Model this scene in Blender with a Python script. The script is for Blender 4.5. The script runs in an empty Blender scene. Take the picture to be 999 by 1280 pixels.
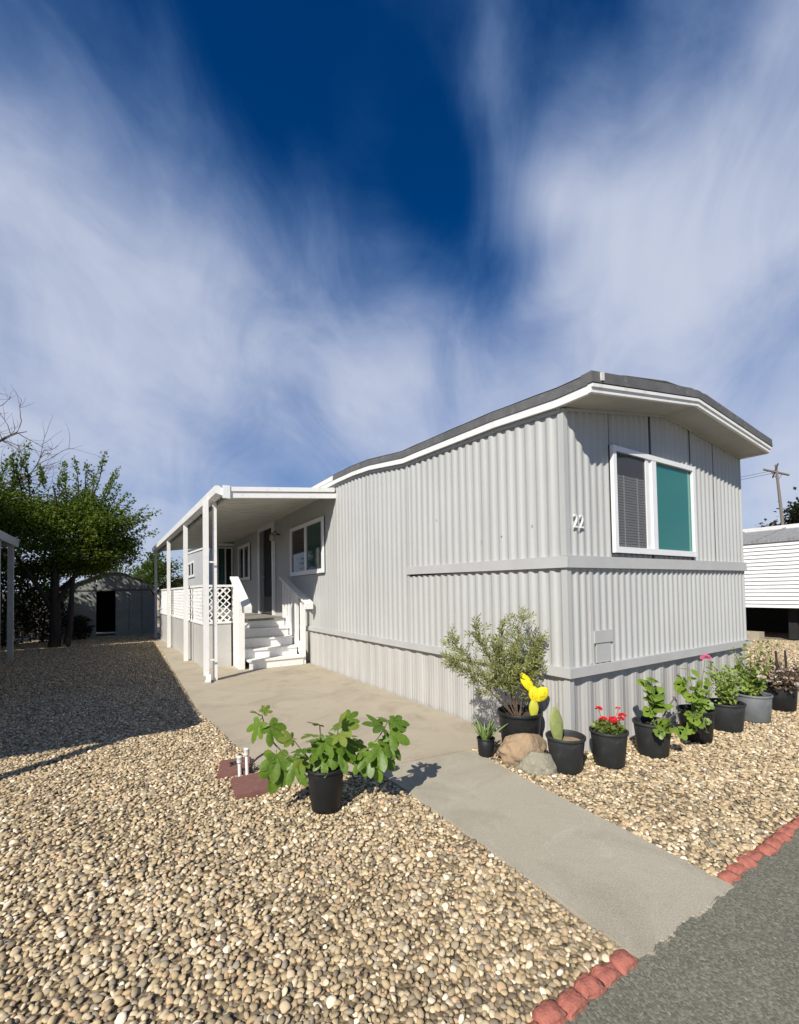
import bpy, bmesh, math, random
import numpy as np
from mathutils import Vector, Matrix, Quaternion, noise as mnoise
random.seed(7); rng = np.random.default_rng(7)
R = math.radians
scene = bpy.context.scene
col = scene.collection

# ---------------------------------------------------------------- camera
CX, CY, CZ = -3.3731, -2.556, 1.5
yaw, pit, rol, FPX, PPY = R(31.986), R(1.4859), R(-0.937), 548.594, 725.18
fwd = Vector((math.sin(yaw)*math.cos(pit), math.cos(yaw)*math.cos(pit), math.sin(pit)))
rt0 = Vector((math.cos(yaw), -math.sin(yaw), 0)); up0 = rt0.cross(fwd)
rt = rt0*math.cos(rol) + up0*math.sin(rol); up = -rt0*math.sin(rol) + up0*math.cos(rol)
cam_d = bpy.data.cameras.new('camera'); cam = bpy.data.objects.new('camera', cam_d); col.objects.link(cam)
m = Matrix((rt, up, -fwd)).transposed().to_4x4(); m.translation = (CX, CY, CZ); cam.matrix_world = m
cam_d.sensor_fit = 'HORIZONTAL'; cam_d.sensor_width = 36; cam_d.lens = FPX/999*36
cam_d.shift_y = (PPY-640)/999; cam_d.clip_end = 3000; cam_d.clip_start = 0.05
scene.camera = cam

# ---------------------------------------------------------------- sun, sky, exposure
SUN = Vector((0.444, 0.31, -0.43)).normalized()          # direction the light travels
sl = bpy.data.lights.new('sun', 'SUN'); so = bpy.data.objects.new('sun', sl); col.objects.link(so)
sl.energy = 5.0; sl.angle = R(0.5); sl.color = (1.0, 0.945, 0.86)
so.rotation_euler = SUN.to_track_quat('-Z', 'Y').to_euler(); so.location = (-30, -25, 35)
world = bpy.data.worlds.new('World'); scene.world = world; world.use_nodes = True
W = world.node_tree; W.nodes.clear()
def wn(t, **k):
    n = W.nodes.new(t)
    for a, b in k.items(): setattr(n, a, b)
    return n
def wl(a, b): W.links.new(a, b)
def wmath(op, a, b=None, clamp=False):
    n = wn('ShaderNodeMath', operation=op, use_clamp=clamp)
    for i, v in enumerate((a, b)):
        if v is None: continue
        if isinstance(v, (int, float)): n.inputs[i].default_value = v
        else: wl(v, n.inputs[i])
    return n.outputs[0]
def wsmooth(x, lo, hi, a=0.0, b=1.0):
    n = wn('ShaderNodeMapRange', interpolation_type='SMOOTHSTEP')
    wl(x, n.inputs['Value']); n.inputs['From Min'].default_value = lo; n.inputs['From Max'].default_value = hi
    n.inputs['To Min'].default_value = a; n.inputs['To Max'].default_value = b
    return n.outputs[0]
sky = wn('ShaderNodeTexSky', sky_type='NISHITA', sun_disc=False)
sky.sun_elevation = R(38.4); sky.sun_rotation = math.atan2(-SUN.x, -SUN.y)
sky.air_density = 1.0; sky.dust_density = 0.6; sky.ozone_density = 6.0; sky.altitude = 50
hs = wn('ShaderNodeHueSaturation'); hs.inputs['Saturation'].default_value = 1.42; hs.inputs['Value'].default_value = 0.84; hs.inputs['Hue'].default_value = 0.511
wl(sky.outputs[0], hs.inputs['Color'])
tc = wn('ShaderNodeTexCoord'); D = tc.outputs['Generated']
sep = wn('ShaderNodeSeparateXYZ'); wl(D, sep.inputs[0])
dz = wmath('ADD', wmath('MAXIMUM', sep.outputs[2], 0.0), 0.22)
comb = wn('ShaderNodeCombineXYZ')
wl(wmath('DIVIDE', sep.outputs[0], dz), comb.inputs[0]); wl(wmath('DIVIDE', sep.outputs[1], dz), comb.inputs[1])
def wnoise(rot, scl, nscale, detail, rough, dist, off=(0, 0, 0), src=None):
    mp = wn('ShaderNodeMapping'); wl(comb.outputs[0] if src is None else src, mp.inputs['Vector'])
    mp.vector_type = 'TEXTURE'; mp.inputs['Rotation'].default_value = (0, 0, R(rot)); mp.inputs['Scale'].default_value = scl; mp.inputs['Location'].default_value = off
    n = wn('ShaderNodeTexNoise'); wl(mp.outputs[0], n.inputs['Vector'])
    n.inputs['Scale'].default_value = nscale; n.inputs['Detail'].default_value = detail
    n.inputs['Roughness'].default_value = rough; n.inputs['Distortion'].default_value = dist
    return n.outputs['Fac']
def blob(d, lo, hi):                                     # soft patch round a sky direction (cosine of the angle)
    v = wn('ShaderNodeVectorMath', operation='DOT_PRODUCT'); wl(D, v.inputs[0]); v.inputs[1].default_value = Vector(d).normalized()
    return wsmooth(v.outputs['Value'], lo, hi)
n_str = wnoise(30, (1.35, .74, 1), 1.35, 8, 0.52, 0.55, (0.4, 2.2, 0))
n_fin = wnoise(44, (1.3, .8, 1), 4.6, 11, 0.60, 0.8, (5.0, 0.3, 0), D)
n_sft = wnoise(15, (1.2, 1, 1), 2.3, 6, 0.5, 0.5, (2.0, 7.3, 0), D)
dens = wmath('ADD', wmath('MULTIPLY', wmath('SUBTRACT', n_str, .5), .50), wmath('ADD', wmath('MULTIPLY', wmath('SUBTRACT', n_fin, .5), 0.52), wmath('MULTIPLY', wmath('SUBTRACT', n_sft, .5), .6)))
cov = None
for d, lo, k in [((0.135, 0.611, 0.780), 0.8894, -0.10), ((0.318, 0.607, 0.729), 0.9532, -0.13), ((0.003, 0.626, 0.780), 0.9444, -0.24), ((0.389, 0.468, 0.793), 0.9613, 0.01), ((0.523, 0.534, 0.664), 0.9810, -0.16), 
                 ((-0.156, 0.838, 0.523), 0.9018, 0.16), ((0.037, 0.817, 0.576), 0.9444, 0.22), ((0.314, 0.774, 0.550), 0.9444, 0.30), ((0.661, 0.465, 0.589), 0.9532, -0.02), ((0.531, 0.468, 0.707), 0.9860, 0.25), 
                 ((0.716, 0.299, 0.631), 0.9532, 0.31), ((0.707, 0.193, 0.680), 0.9444, 0.22), ((0.574, 0.321, 0.754), 0.9810, -0.38), ((-0.054, 0.741, 0.670), 0.9613, 0.15), ((0.471, 0.625, 0.622), 0.9751, -0.15), 
                 ((-0.107, 0.691, 0.715), 0.9686, 0.04), ((0.828, 0.254, 0.500), 0.9686, 0.00), ((0.159, 0.726, 0.669), 0.9686, 0.03), ((-0.112, 0.944, 0.309), 0.8763, 0.33), ((0.241, 0.900, 0.364), 0.8763, -0.01), 
                 ((0.641, 0.643, 0.420), 0.8763, 0.44), ((0.915, 0.267, 0.303), 0.9018, 0.27), ((0.451, 0.490, 0.746), 0.9860, -0.03), ((0.529, 0.390, 0.754), 0.9751, 0.21)]:
    b = wmath('MULTIPLY', blob(d, lo, 1.0), k*(1.3 if k < 0 else 1.10)); cov = b if cov is None else wmath('ADD', cov, b)
dens = wmath('ADD', wmath('ADD', dens, cov), wsmooth(sep.outputs[2], 0.05, 0.55, .52, .14))
cl = wsmooth(dens, -0.12, 1.1, 0.0, 0.95)
mix = wn('ShaderNodeMix', data_type='RGBA'); wl(cl, mix.inputs['Factor'])
cr = wn('ShaderNodeValToRGB'); wl(cl, cr.inputs[0])                 # thin veils scatter blue, thick cloud is white
for i_, (p_, c_) in enumerate([(0.0, (.20, .47, .95)), (.5, (.50, .64, .95)), (1.0, (.80, .85, 1.0))]):
    e_ = cr.color_ramp.elements[i_] if i_ < 2 else cr.color_ramp.elements.new(1.0)
    e_.position = p_; e_.color = (*c_, 1)
sc_ = wn('ShaderNodeVectorMath', operation='SCALE'); wl(cr.outputs[0], sc_.inputs[0]); sc_.inputs['Scale'].default_value = 8.9
wl(hs.outputs[0], mix.inputs['A']); wl(sc_.outputs[0], mix.inputs['B'])
bg = wn('ShaderNodeBackground'); wl(mix.outputs['Result'], bg.inputs['Color']); bg.inputs['Strength'].default_value = 0.078
wo = wn('ShaderNodeOutputWorld'); wl(bg.outputs[0], wo.inputs['Surface'])
vs = scene.view_settings; vs.view_transform = 'Standard'; vs.look = 'None'; vs.exposure = 0.2; vs.gamma = 1.0; vs.use_curve_mapping = False
scene.render.engine = 'CYCLES'

# ---------------------------------------------------------------- materials
MATS = {}
def base_mat(name):
    mt = bpy.data.materials.new(name); mt.use_nodes = True; MATS[name] = mt
    return mt, mt.node_tree, mt.node_tree.nodes['Principled BSDF']
def nd(t, typ, **k):
    n = t.nodes.new(typ)
    for a, b in k.items(): setattr(n, a, b)
    return n
def coords(t, scl=(1, 1, 1), kind='Object'):
    c = nd(t, 'ShaderNodeTexCoord'); mp = nd(t, 'ShaderNodeMapping'); t.links.new(c.outputs[kind], mp.inputs['Vector']); mp.inputs['Scale'].default_value = scl
    return mp.outputs[0]
def noise(t, vec, s, det=5, ro=.55, dis=0):
    n = nd(t, 'ShaderNodeTexNoise'); t.links.new(vec, n.inputs['Vector'])
    n.inputs['Scale'].default_value = s; n.inputs['Detail'].default_value = det; n.inputs['Roughness'].default_value = ro; n.inputs['Distortion'].default_value = dis
    return n.outputs['Fac']
def ramp(t, fac, stops, interp='LINEAR'):
    r = nd(t, 'ShaderNodeValToRGB'); t.links.new(fac, r.inputs[0]); e = r.color_ramp; e.interpolation = interp
    while len(e.elements) < len(stops): e.elements.new(0.5)
    for el, (p, c) in zip(e.elements, stops): el.position = p; el.color = (*c, 1)
    return r.outputs[0]
def mixc(t, fac, a, b, bt='MIX'):
    n = nd(t, 'ShaderNodeMix', data_type='RGBA', blend_type=bt)
    for s, v in (('Factor', fac), ('A', a), ('B', b)):
        if isinstance(v, (int, float)): n.inputs[s].default_value = v
        elif isinstance(v, tuple): n.inputs[s].default_value = (*v, 1)
        else: t.links.new(v, n.inputs[s])
    return n.outputs['Result']
def bump(t, b, h, strength=.3, dist=.01):
    n = nd(t, 'ShaderNodeBump'); t.links.new(h, n.inputs['Height']); n.inputs['Strength'].default_value = strength; n.inputs['Distance'].default_value = dist
    t.links.new(n.outputs[0], b.inputs['Normal'])
def pmat(name, c1, c2=None, s=4, scl=(1, 1, 1), rough=.6, bs=None, bd=.004, bst=.4, spec=.4, lo=.35, hi=.65, metal=0, c3=None, s3=25, kind='Object'):
    mt, t, b = base_mat(name); v = coords(t, scl, kind)
    b.inputs['Roughness'].default_value = rough; b.inputs['Specular IOR Level'].default_value = spec; b.inputs['Metallic'].default_value = metal
    if c2 is None: c2 = tuple(x*.85 for x in c1)
    cc = ramp(t, noise(t, v, s, 6, .6, .2), [(lo, c1), (hi, c2)])
    if c3: cc = mixc(t, ramp(t, noise(t, v, s3, 6, .65), [(.56, (0, 0, 0)), (.72, (1, 1, 1))]), cc, c3)
    t.links.new(cc, b.inputs['Base Color'])
    if bs: bump(t, b, noise(t, v, bs, 6, .6), bst, bd)
    return mt
def leafmat(name, c1, c2, s=3, rough=.45, trans=.28, spec=.35):
    mt, t, b = base_mat(name); v = coords(t)
    oi = nd(t, 'ShaderNodeObjectInfo'); g = nd(t, 'ShaderNodeNewGeometry')
    n = nd(t, 'ShaderNodeMath', operation='MULTIPLY_ADD'); t.links.new(g.outputs['Random Per Island'], n.inputs[0]); n.inputs[1].default_value = .55
    t.links.new(noise(t, v, s, 3), n.inputs[2])
    n2 = nd(t, 'ShaderNodeMath', operation='MULTIPLY_ADD'); t.links.new(oi.outputs['Random'], n2.inputs[0]); n2.inputs[1].default_value = .3; t.links.new(n.outputs[0], n2.inputs[2])
    cc = ramp(t, n2.outputs[0], [(.35, c1), (1.05, c2)]); t.links.new(cc, b.inputs['Base Color'])
    b.inputs['Roughness'].default_value = rough; b.inputs['Specular IOR Level'].default_value = spec
    tr = nd(t, 'ShaderNodeBsdfTranslucent'); t.links.new(mixc(t, 1.0, cc, (1.5, 1.7, .7), 'MULTIPLY'), tr.inputs['Color'])
    mx = nd(t, 'ShaderNodeMixShader'); mx.inputs[0].default_value = trans
    t.links.new(b.outputs[0], mx.inputs[1]); t.links.new(tr.outputs[0], mx.inputs[2]); t.links.new(mx.outputs[0], t.nodes['Material Output'].inputs['Surface'])
    return mt
def siding(name, c1, c2, dirt):
    mt, t, b = base_mat(name); v = coords(t)
    streak = noise(t, coords(t, (9, 9, .35)), 2.2, 6, .6)
    big = noise(t, v, .9, 4, .5)
    cc = ramp(t, big, [(.35, c1), (.65, c2)])
    cc = mixc(t, ramp(t, streak, [(.5, (0, 0, 0)), (.78, (.55, .55, .55))]), cc, dirt)
    cc = mixc(t, ramp(t, noise(t, v, 70, 3, .7), [(.68, (0, 0, 0)), (.74, (.35, .35, .35))]), cc, (.25, .24, .22))
    t.links.new(cc, b.inputs['Base Color']); b.inputs['Roughness'].default_value = .48; b.inputs['Specular IOR Level'].default_value = .35
    bump(t, b, noise(t, coords(t, (1, 1, .3)), 5, 5), .5, .010)
    return mt
M_SIDE = siding('grey_siding', (.465, .472, .452), (.435, .441, .423), (.36, .355, .332))
M_SKIRT = siding('grey_skirting', (.48, .472, .445), (.435, .427, .408), (.32, .305, .278))
M_TRIM = pmat('grey_trim', (.47, .468, .45), (.425, .422, .408), 3, rough=.5, bs=30, bd=.001)
M_WHITE = pmat('white_paint', (.84, .83, .80), (.80, .79, .755), 3, rough=.5, bs=25, bd=.0012, c3=(.66, .64, .58), s3=9)
M_VINYL = pmat('white_vinyl', (.80, .80, .79), (.76, .76, .75), 5, rough=.35, spec=.5)
M_ROOFBAND = pmat('dark_roof_flashing', (.13, .13, .125), (.095, .095, .095), 5, rough=.75, bs=14, bd=.004, c3=(.19, .185, .17), s3=12)
M_ROOF = pmat('white_roof_coating', (.74, .73, .70), (.62, .61, .58), 2, rough=.7, bs=8, bd=.01)
M_SOFFIT = pmat('soffit_paint', (.50, .49, .45), (.43, .42, .39), 3, rough=.65)
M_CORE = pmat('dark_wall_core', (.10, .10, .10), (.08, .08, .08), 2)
M_DARK = pmat('dark_interior', (.012, .013, .014), (.02, .02, .02), 2, rough=.8)  # near-black colour stands in for shade inside openings and under the floor
def glassmat(name, colr, rough=.06, spec=.6):
    mt, t, b = base_mat(name); b.inputs['Base Color'].default_value = (*colr, 1); b.inputs['Roughness'].default_value = rough; b.inputs['Specular IOR Level'].default_value = spec
    bump(t, b, noise(t, coords(t), 2.2, 2), .06, .01)
    return mt
M_TEAL = glassmat('teal_tinted_glass', (.028, .165, .14), .08, .45)
M_TEALD = glassmat('deep_teal_glass', (.008, .05, .042), .05, .5)
M_GLASS = glassmat('dark_window_glass', (.012, .015, .016), .04, .5)
def screenmat():
    mt, t, b = base_mat('insect_screen'); b.inputs['Base Color'].default_value = (.10, .105, .11, 1); b.inputs['Roughness'].default_value = .6
    tr = nd(t, 'ShaderNodeBsdfTransparent'); mx = nd(t, 'ShaderNodeMixShader'); mx.inputs[0].default_value = .66
    t.links.new(b.outputs[0], mx.inputs[1]); t.links.new(tr.outputs[0], mx.inputs[2]); t.links.new(mx.outputs[0], t.nodes['Material Output'].inputs['Surface'])
    return mt
M_SCREEN = screenmat()
M_BLIND = pmat('blind_slats', (.48, .48, .47), (.42, .42, .41), 5, rough=.5)
def concmat(name, c1, c2, stain, crack=True):
    mt, t, b = base_mat(name); v = coords(t)
    cc = ramp(t, noise(t, v, .8, 6, .62, .4), [(.32, c1), (.68, c2)])
    cc = mixc(t, ramp(t, noise(t, v, 1.7, 7, .68, .8), [(.48, (0, 0, 0)), (.68, (.9, .9, .9))]), cc, stain)
    cc = mixc(t, ramp(t, noise(t, v, 3.1, 8, .7, 1.2), [(.60, (0, 0, 0)), (.72, (.5, .5, .5))]), cc, (.56, .52, .44))
    cc = mixc(t, .34, cc, ramp(t, noise(t, v, 150, 4, .75), [(.3, (.12, .105, .08)), (.7, (.74, .68, .57))]))
    t.links.new(cc, b.inputs['Base Color']); b.inputs['Roughness'].default_value = .9; b.inputs['Specular IOR Level'].default_value = .2
    h = nd(t, 'ShaderNodeMath', operation='MULTIPLY_ADD'); t.links.new(noise(t, v, 4, 6, .6), h.inputs[0]); h.inputs[1].default_value = 3.0; t.links.new(noise(t, v, 130, 4, .7), h.inputs[2])
    bump(t, b, h.outputs[0], .5, .003)
    return mt
M_CONC = concmat('concrete_slab', (.365, .305, .212), (.44, .375, .268), (.26, .21, .137))
M_WALK = concmat('concrete_walk', (.365, .33, .24), (.43, .39, .292), (.275, .243, .168))
def asphalt():
    mt, t, b = base_mat('asphalt'); v = coords(t)
    vo = nd(t, 'ShaderNodeTexVoronoi'); t.links.new(v, vo.inputs['Vector']); vo.inputs['Scale'].default_value = 115
    cc = ramp(t, noise(t, v, .9, 5, .6, .3), [(.35, (.138, .136, .098)), (.65, (.185, .178, .128))])
    cc = mixc(t, .62, cc, ramp(t, vo.outputs['Color'], [(.15, (.085, .085, .07)), (.6, (.175, .17, .128)), (.93, (.30, .285, .22)), (.985, (.5, .49, .45))]))
    t.links.new(cc, b.inputs['Base Color']); b.inputs['Roughness'].default_value = .88; b.inputs['Specular IOR Level'].default_value = .3
    h = nd(t, 'ShaderNodeMath', operation='MULTIPLY_ADD'); t.links.new(vo.outputs['Distance'], h.inputs[0]); h.inputs[1].default_value = -1.2; t.links.new(noise(t, v, 45, 5, .7), h.inputs[2])
    bump(t, b, h.outputs[0], .45, .003)
    return mt
M_ASPH = asphalt()
def pebblemat():
    mt, t, b = base_mat('river_pebbles'); oi = nd(t, 'ShaderNodeObjectInfo')
    cc = ramp(t, oi.outputs['Random'], [(0, (.09, .075, .06)), (.10, (.30, .235, .145)), (.24, (.47, .37, .22)), (.36, (.17, .145, .11)), (.50, (.57, .47, .31)),
                                       (.62, (.34, .25, .145)), (.73, (.67, .57, .41)), (.84, (.22, .20, .165)), (.92, (.48, .33, .20)), (.98, (.78, .71, .58))])
    v = coords(t); cc = mixc(t, .16, mixc(t, 1.0, cc, (1.16, 1.13, 1.05), 'MULTIPLY'), ramp(t, noise(t, v, 60, 5, .6), [(.3, (.18, .135, .085)), (.7, (.72, .59, .39))]))
    t.links.new(cc, b.inputs['Base Color']); b.inputs['Roughness'].default_value = .75; b.inputs['Specular IOR Level'].default_value = .3
    return mt
M_PEB = pebblemat()
def bedmat():
    mt, t, b = base_mat('gravel_bed'); v = coords(t)
    vo = nd(t, 'ShaderNodeTexVoronoi'); t.links.new(v, vo.inputs['Vector']); vo.inputs['Scale'].default_value = 42
    cc = ramp(t, vo.outputs['Color'], [(.1, (.10, .075, .045)), (.4, (.24, .18, .10)), (.6, (.17, .13, .08)), (.85, (.32, .25, .15))])
    t.links.new(cc, b.inputs['Base Color']); b.inputs['Roughness'].default_value = .9
    inv = nd(t, 'ShaderNodeMath', operation='MULTIPLY'); t.links.new(vo.outputs['Distance'], inv.inputs[0]); inv.inputs[1].default_value = -1
    bump(t, b, inv.outputs[0], .8, .02)
    return mt
M_BED = bedmat()
M_DIRT = pmat('bare_ground', (.20, .16, .11), (.26, .21, .15), .6, rough=.95, bs=12, bd=.02)
M_BRICKRED = pmat('red_edging', (.45, .165, .12), (.33, .115, .085), 14, rough=.95, bs=70, bd=.010, bst=.9, c3=(.50, .33, .24), s3=22, spec=.15)
M_PAVER = pmat('brown_red_paver', (.215, .098, .078), (.175, .08, .066), 12, rough=.9, bs=70, bd=.003, c3=(.27, .15, .12), s3=30)
M_POT = pmat('black_plastic_pot', (.012, .013, .014), (.018, .019, .02), 5, rough=.5, spec=.32, c3=(.032, .032, .03), s3=7)
M_POTG = pmat('weathered_grey_pot', (.022, .025, .026), (.032, .035, .036), 5, rough=.55, spec=.35, c3=(.055, .055, .052), s3=8)
M_POTB = pmat('grey_blue_pot', (.12, .135, .14), (.17, .185, .19), 6, rough=.55, spec=.45, c3=(.24, .24, .23), s3=9)
M_SOIL = pmat('potting_soil', (.10, .07, .045), (.05, .035, .025), 30, rough=.95, bs=60, bd=.01)
M_SOILT = pmat('dry_tan_soil', (.36, .25, .15), (.27, .18, .11), 20, rough=.95, bs=60, bd=.008)
M_STEM = pmat('brown_stem', (.14, .10, .065), (.09, .065, .045), 30, rough=.85, bs=60, bd=.002)
M_GSTEM = pmat('green_stem', (.16, .21, .07), (.12, .12, .06), 30, rough=.6)
M_BARK = pmat('dark_bark', (.045, .036, .028), (.03, .025, .02), 8, (1, 1, .3), rough=.95, bs=14, bd=.02)
M_GBARK = pmat('grey_bark', (.16, .13, .105), (.11, .09, .075), 8, (1, 1, .3), rough=.95)
M_FIG = leafmat('fig_leaf', (.045, .105, .012), (.15, .24, .03), 9, .4, .3)
M_FIGY = leafmat('young_fig_leaf', (.12, .20, .025), (.24, .29, .06), 9, .4, .35)
M_OLE = leafmat('willowy_leaf', (.115, .135, .04), (.34, .35, .14), 4, .5, .2)
M_AGAVE = leafmat('succulent_leaf', (.10, .17, .045), (.24, .33, .11), 9, .42, .08)
M_HIB = leafmat('hibiscus_leaf', (.06, .13, .015), (.22, .31, .045), 7, .4, .3)
M_BUSH = leafmat('light_bush_leaf', (.11, .19, .025), (.27, .35, .08), 6, .5, .25)
M_PURP = leafmat('purple_brown_leaf', (.055, .035, .035), (.17, .12, .085), 7, .5, .15)
M_TREE = leafmat('tree_leaf', (.028, .050, .008), (.105, .145, .02), .55, .5, .3, .25)
M_TREE2 = leafmat('far_tree_leaf', (.05, .085, .018), (.11, .16, .035), .4, .55, .25, .2)
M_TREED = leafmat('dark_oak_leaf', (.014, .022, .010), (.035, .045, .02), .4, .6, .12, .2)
M_CACT = pmat('cactus_skin', (.22, .27, .075), (.28, .31, .11), 14, rough=.55, bs=30, bd=.002, c3=(.36, .34, .18), s3=22)
M_YEL = pmat('yellow_cactus_pad', (.86, .74, .015), (.72, .58, .01), 18, rough=.6, bs=50, bd=.003, c3=(.60, .50, .02), s3=60)
M_YELG = pmat('yellow_green_pad', (.42, .44, .04), (.52, .50, .06), 12, rough=.55, bs=40, bd=.002)
M_SPINE = pmat('dry_spine', (.20, .16, .07), (.12, .10, .05), 10, rough=.8)
M_RED = leafmat('red_petal', (.62, .015, .025), (.72, .05, .07), 30, .5, .25)
M_PINK = leafmat('pink_petal', (.62, .10, .30), (.75, .28, .48), 30, .5, .3)
M_PALE = leafmat('pale_blossom', (.50, .40, .40), (.70, .60, .58), 30, .6, .25)
M_ROCKB = pmat('tan_brown_rock', (.38, .265, .155), (.27, .20, .135), 5, rough=.9, bs=16, bd=.03, bst=.8, c3=(.50, .39, .26), s3=9)
M_ROCKG = pmat('lichen_grey_rock', (.30, .275, .20), (.22, .205, .155), 9, rough=.95, bs=30, bd=.02, bst=.9, c3=(.43, .39, .30), s3=25)
M_PVC = pmat('white_pvc', (.80, .79, .76), (.72, .71, .67), 12, rough=.4)
M_BLACK = pmat('black_rubber', (.015, .015, .015), (.03, .03, .03), 8, rough=.6)
M_LAP = pmat('white_lap_siding', (.80, .80, .78), (.73, .73, .71), 2, rough=.5)
M_NROOF = pmat('grey_metal_roof', (.30, .30, .29), (.22, .22, .21), 3, (1, 6, 1), rough=.6, bs=12, bd=.01, c3=(.48, .47, .44), s3=5)
M_SHED = pmat('shed_panel', (.30, .315, .29), (.24, .255, .235), 3, rough=.6, bs=20, bd=.002)
M_SHEDR = pmat('shed_roof', (.12, .125, .115), (.09, .09, .085), 3, rough=.7)
M_CPMETAL = pmat('carport_metal', (.40, .42, .41), (.33, .35, .34), 3, rough=.5)
M_CREAM = pmat('cream_stucco', (.62, .52, .38), (.55, .46, .33), 3, rough=.85)
M_TILE = pmat('brown_roof', (.16, .13, .11), (.12, .10, .085), 3, rough=.85)
M_WOODGREY = pmat('weathered_wood', (.22, .19, .16), (.16, .14, .12), 6, (6, 6, .8), rough=.9)
M_DECK = pmat('deck_board', (.30, .28, .24), (.22, .20, .17), 6, rough=.85)

# ---------------------------------------------------------------- mesh helpers
ROOTLOC = {}
def tag(o, label=None, cat=None, group=None, kind=None):
    if label: o['label'] = label
    if cat: o['category'] = cat
    if group: o['group'] = group
    if kind: o['kind'] = kind
    return o
def thing(name, loc, label, cat, group=None):
    o = bpy.data.objects.new(name, None); col.objects.link(o); o.location = loc; o.empty_display_size = .1
    ROOTLOC[o] = Vector(loc)
    return tag(o, label, cat, group)
class MB:
    def __init__(s): s.v = []; s.f = []; s.sm = []
    def add(s, vs, fs, smooth=False):
        n = len(s.v); s.v += [tuple(v) for v in vs]; s.f += [tuple(i+n for i in f) for f in fs]; s.sm += [smooth]*len(fs); return s
    def box(s, a, b):
        x0, y0, z0 = a; x1, y1, z1 = b
        v = [(x0, y0, z0), (x1, y0, z0), (x1, y1, z0), (x0, y1, z0), (x0, y0, z1), (x1, y0, z1), (x1, y1, z1), (x0, y1, z1)]
        return s.add(v, [(0, 3, 2, 1), (4, 5, 6, 7), (0, 1, 5, 4), (1, 2, 6, 5), (2, 3, 7, 6), (3, 0, 4, 7)])
    def obox(s, c, ax, ay, az):                          # oriented box: centre and three half-axis vectors
        c = Vector(c); ax = Vector(ax); ay = Vector(ay); az = Vector(az)
        v = [c+i*ax+j*ay+k*az for k in (-1, 1) for i, j in ((-1, -1), (1, -1), (1, 1), (-1, 1))]
        return s.add(v, [(0, 3, 2, 1), (4, 5, 6, 7), (0, 1, 5, 4), (1, 2, 6, 5), (2, 3, 7, 6), (3, 0, 4, 7)])
    def loft(s, rings, caps=True, smooth=False, closed=True):
        k = len(rings[0]); v = [p for r in rings for p in r]; f = []
        for i in range(len(rings)-1):
            for j in range(k if closed else k-1):
                a = i*k+j; b = i*k+(j+1) % k; f.append((a, b, b+k, a+k))
        s.add(v, f, smooth)
        if caps and closed:
            s.add(rings[0], [tuple(range(k))[::-1]]); s.add(rings[-1], [tuple(range(k))])
        return s
    def bar(s, pts, w, h):                               # box section swept along a polyline; w and h are full vectors from the point
        w = Vector(w); h = Vector(h)
        return s.loft([[Vector(p), Vector(p)+w, Vector(p)+w+h, Vector(p)+h] for p in pts])
    def beam(s, p, q, w, d, upv=(0, 0, 1)):              # straight square bar centred on p-q
        p = Vector(p); q = Vector(q); t = (q-p).normalized(); u = Vector(upv)
        if abs(t.dot(u)) > .98: u = Vector((0, 1, 0))
        a = t.cross(u).normalized()*w/2; b = a.cross(t).normalized()*d/2
        return s.loft([[p-a-b, p+a-b, p+a+b, p-a+b], [q-a-b, q+a-b, q+a+b, q-a+b]])
    def tube(s, pts, rad, n=6, smooth=True):
        pts = [Vector(p) for p in pts]; rings = []
        if isinstance(rad, (int, float)): rad = [rad]*len(pts)
        for i, p in enumerate(pts):
            t = (pts[min(i+1, len(pts)-1)]-pts[max(i-1, 0)]).normalized()
            u = Vector((0, 0, 1)) if abs(t.z) < .9 else Vector((1, 0, 0))
            a = t.cross(u).normalized(); b = a.cross(t).normalized()
            rings.append([p+(a*math.cos(2*math.pi*j/n)+b*math.sin(2*math.pi*j/n))*rad[i] for j in range(n)])
        return s.loft(rings, True, smooth)
    def lathe(s, prof, c=(0, 0, 0), n=28, caps=False):
        rings = [[(c[0]+r*math.cos(2*math.pi*j/n), c[1]+r*math.sin(2*math.pi*j/n), c[2]+z) for j in range(n)] for r, z in prof]
        return s.loft(rings, caps, True)
    def mesh(s, name, off=Vector((0, 0, 0))):
        me = bpy.data.meshes.new(name); me.from_pydata([tuple(Vector(v)-off) for v in s.v], [], s.f)
        me.polygons.foreach_set('use_smooth', s.sm); me.update(); return me
    def build(s, name, mat, parent=None, kind=None):
        root = parent
        while root is not None and root.parent is not None: root = root.parent
        off = ROOTLOC.get(root, Vector((0, 0, 0))) if root is not None else Vector((0, 0, 0))
        me = s.mesh(name, off); me.materials.append(mat)
        o = bpy.data.objects.new(name, me); col.objects.link(o); o.parent = parent
        if kind: o['kind'] = kind
        return o
def mesh_obj(name, me, parent, mtx, mat=None):
    o = bpy.data.objects.new(name, me); col.objects.link(o); o.parent = parent
    root = parent
    while root.parent is not None: root = root.parent
    o.matrix_local = Matrix.Translation(-ROOTLOC[root]) @ mtx
    return o
def lerp(pts, t):
    for (a, b), (c, d) in zip(pts, pts[1:]):
        if t <= c or (c, d) == pts[-1]:
            k = (t-a)/(c-a); return b+(d-b)*k
    return pts[-1][1]
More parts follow.
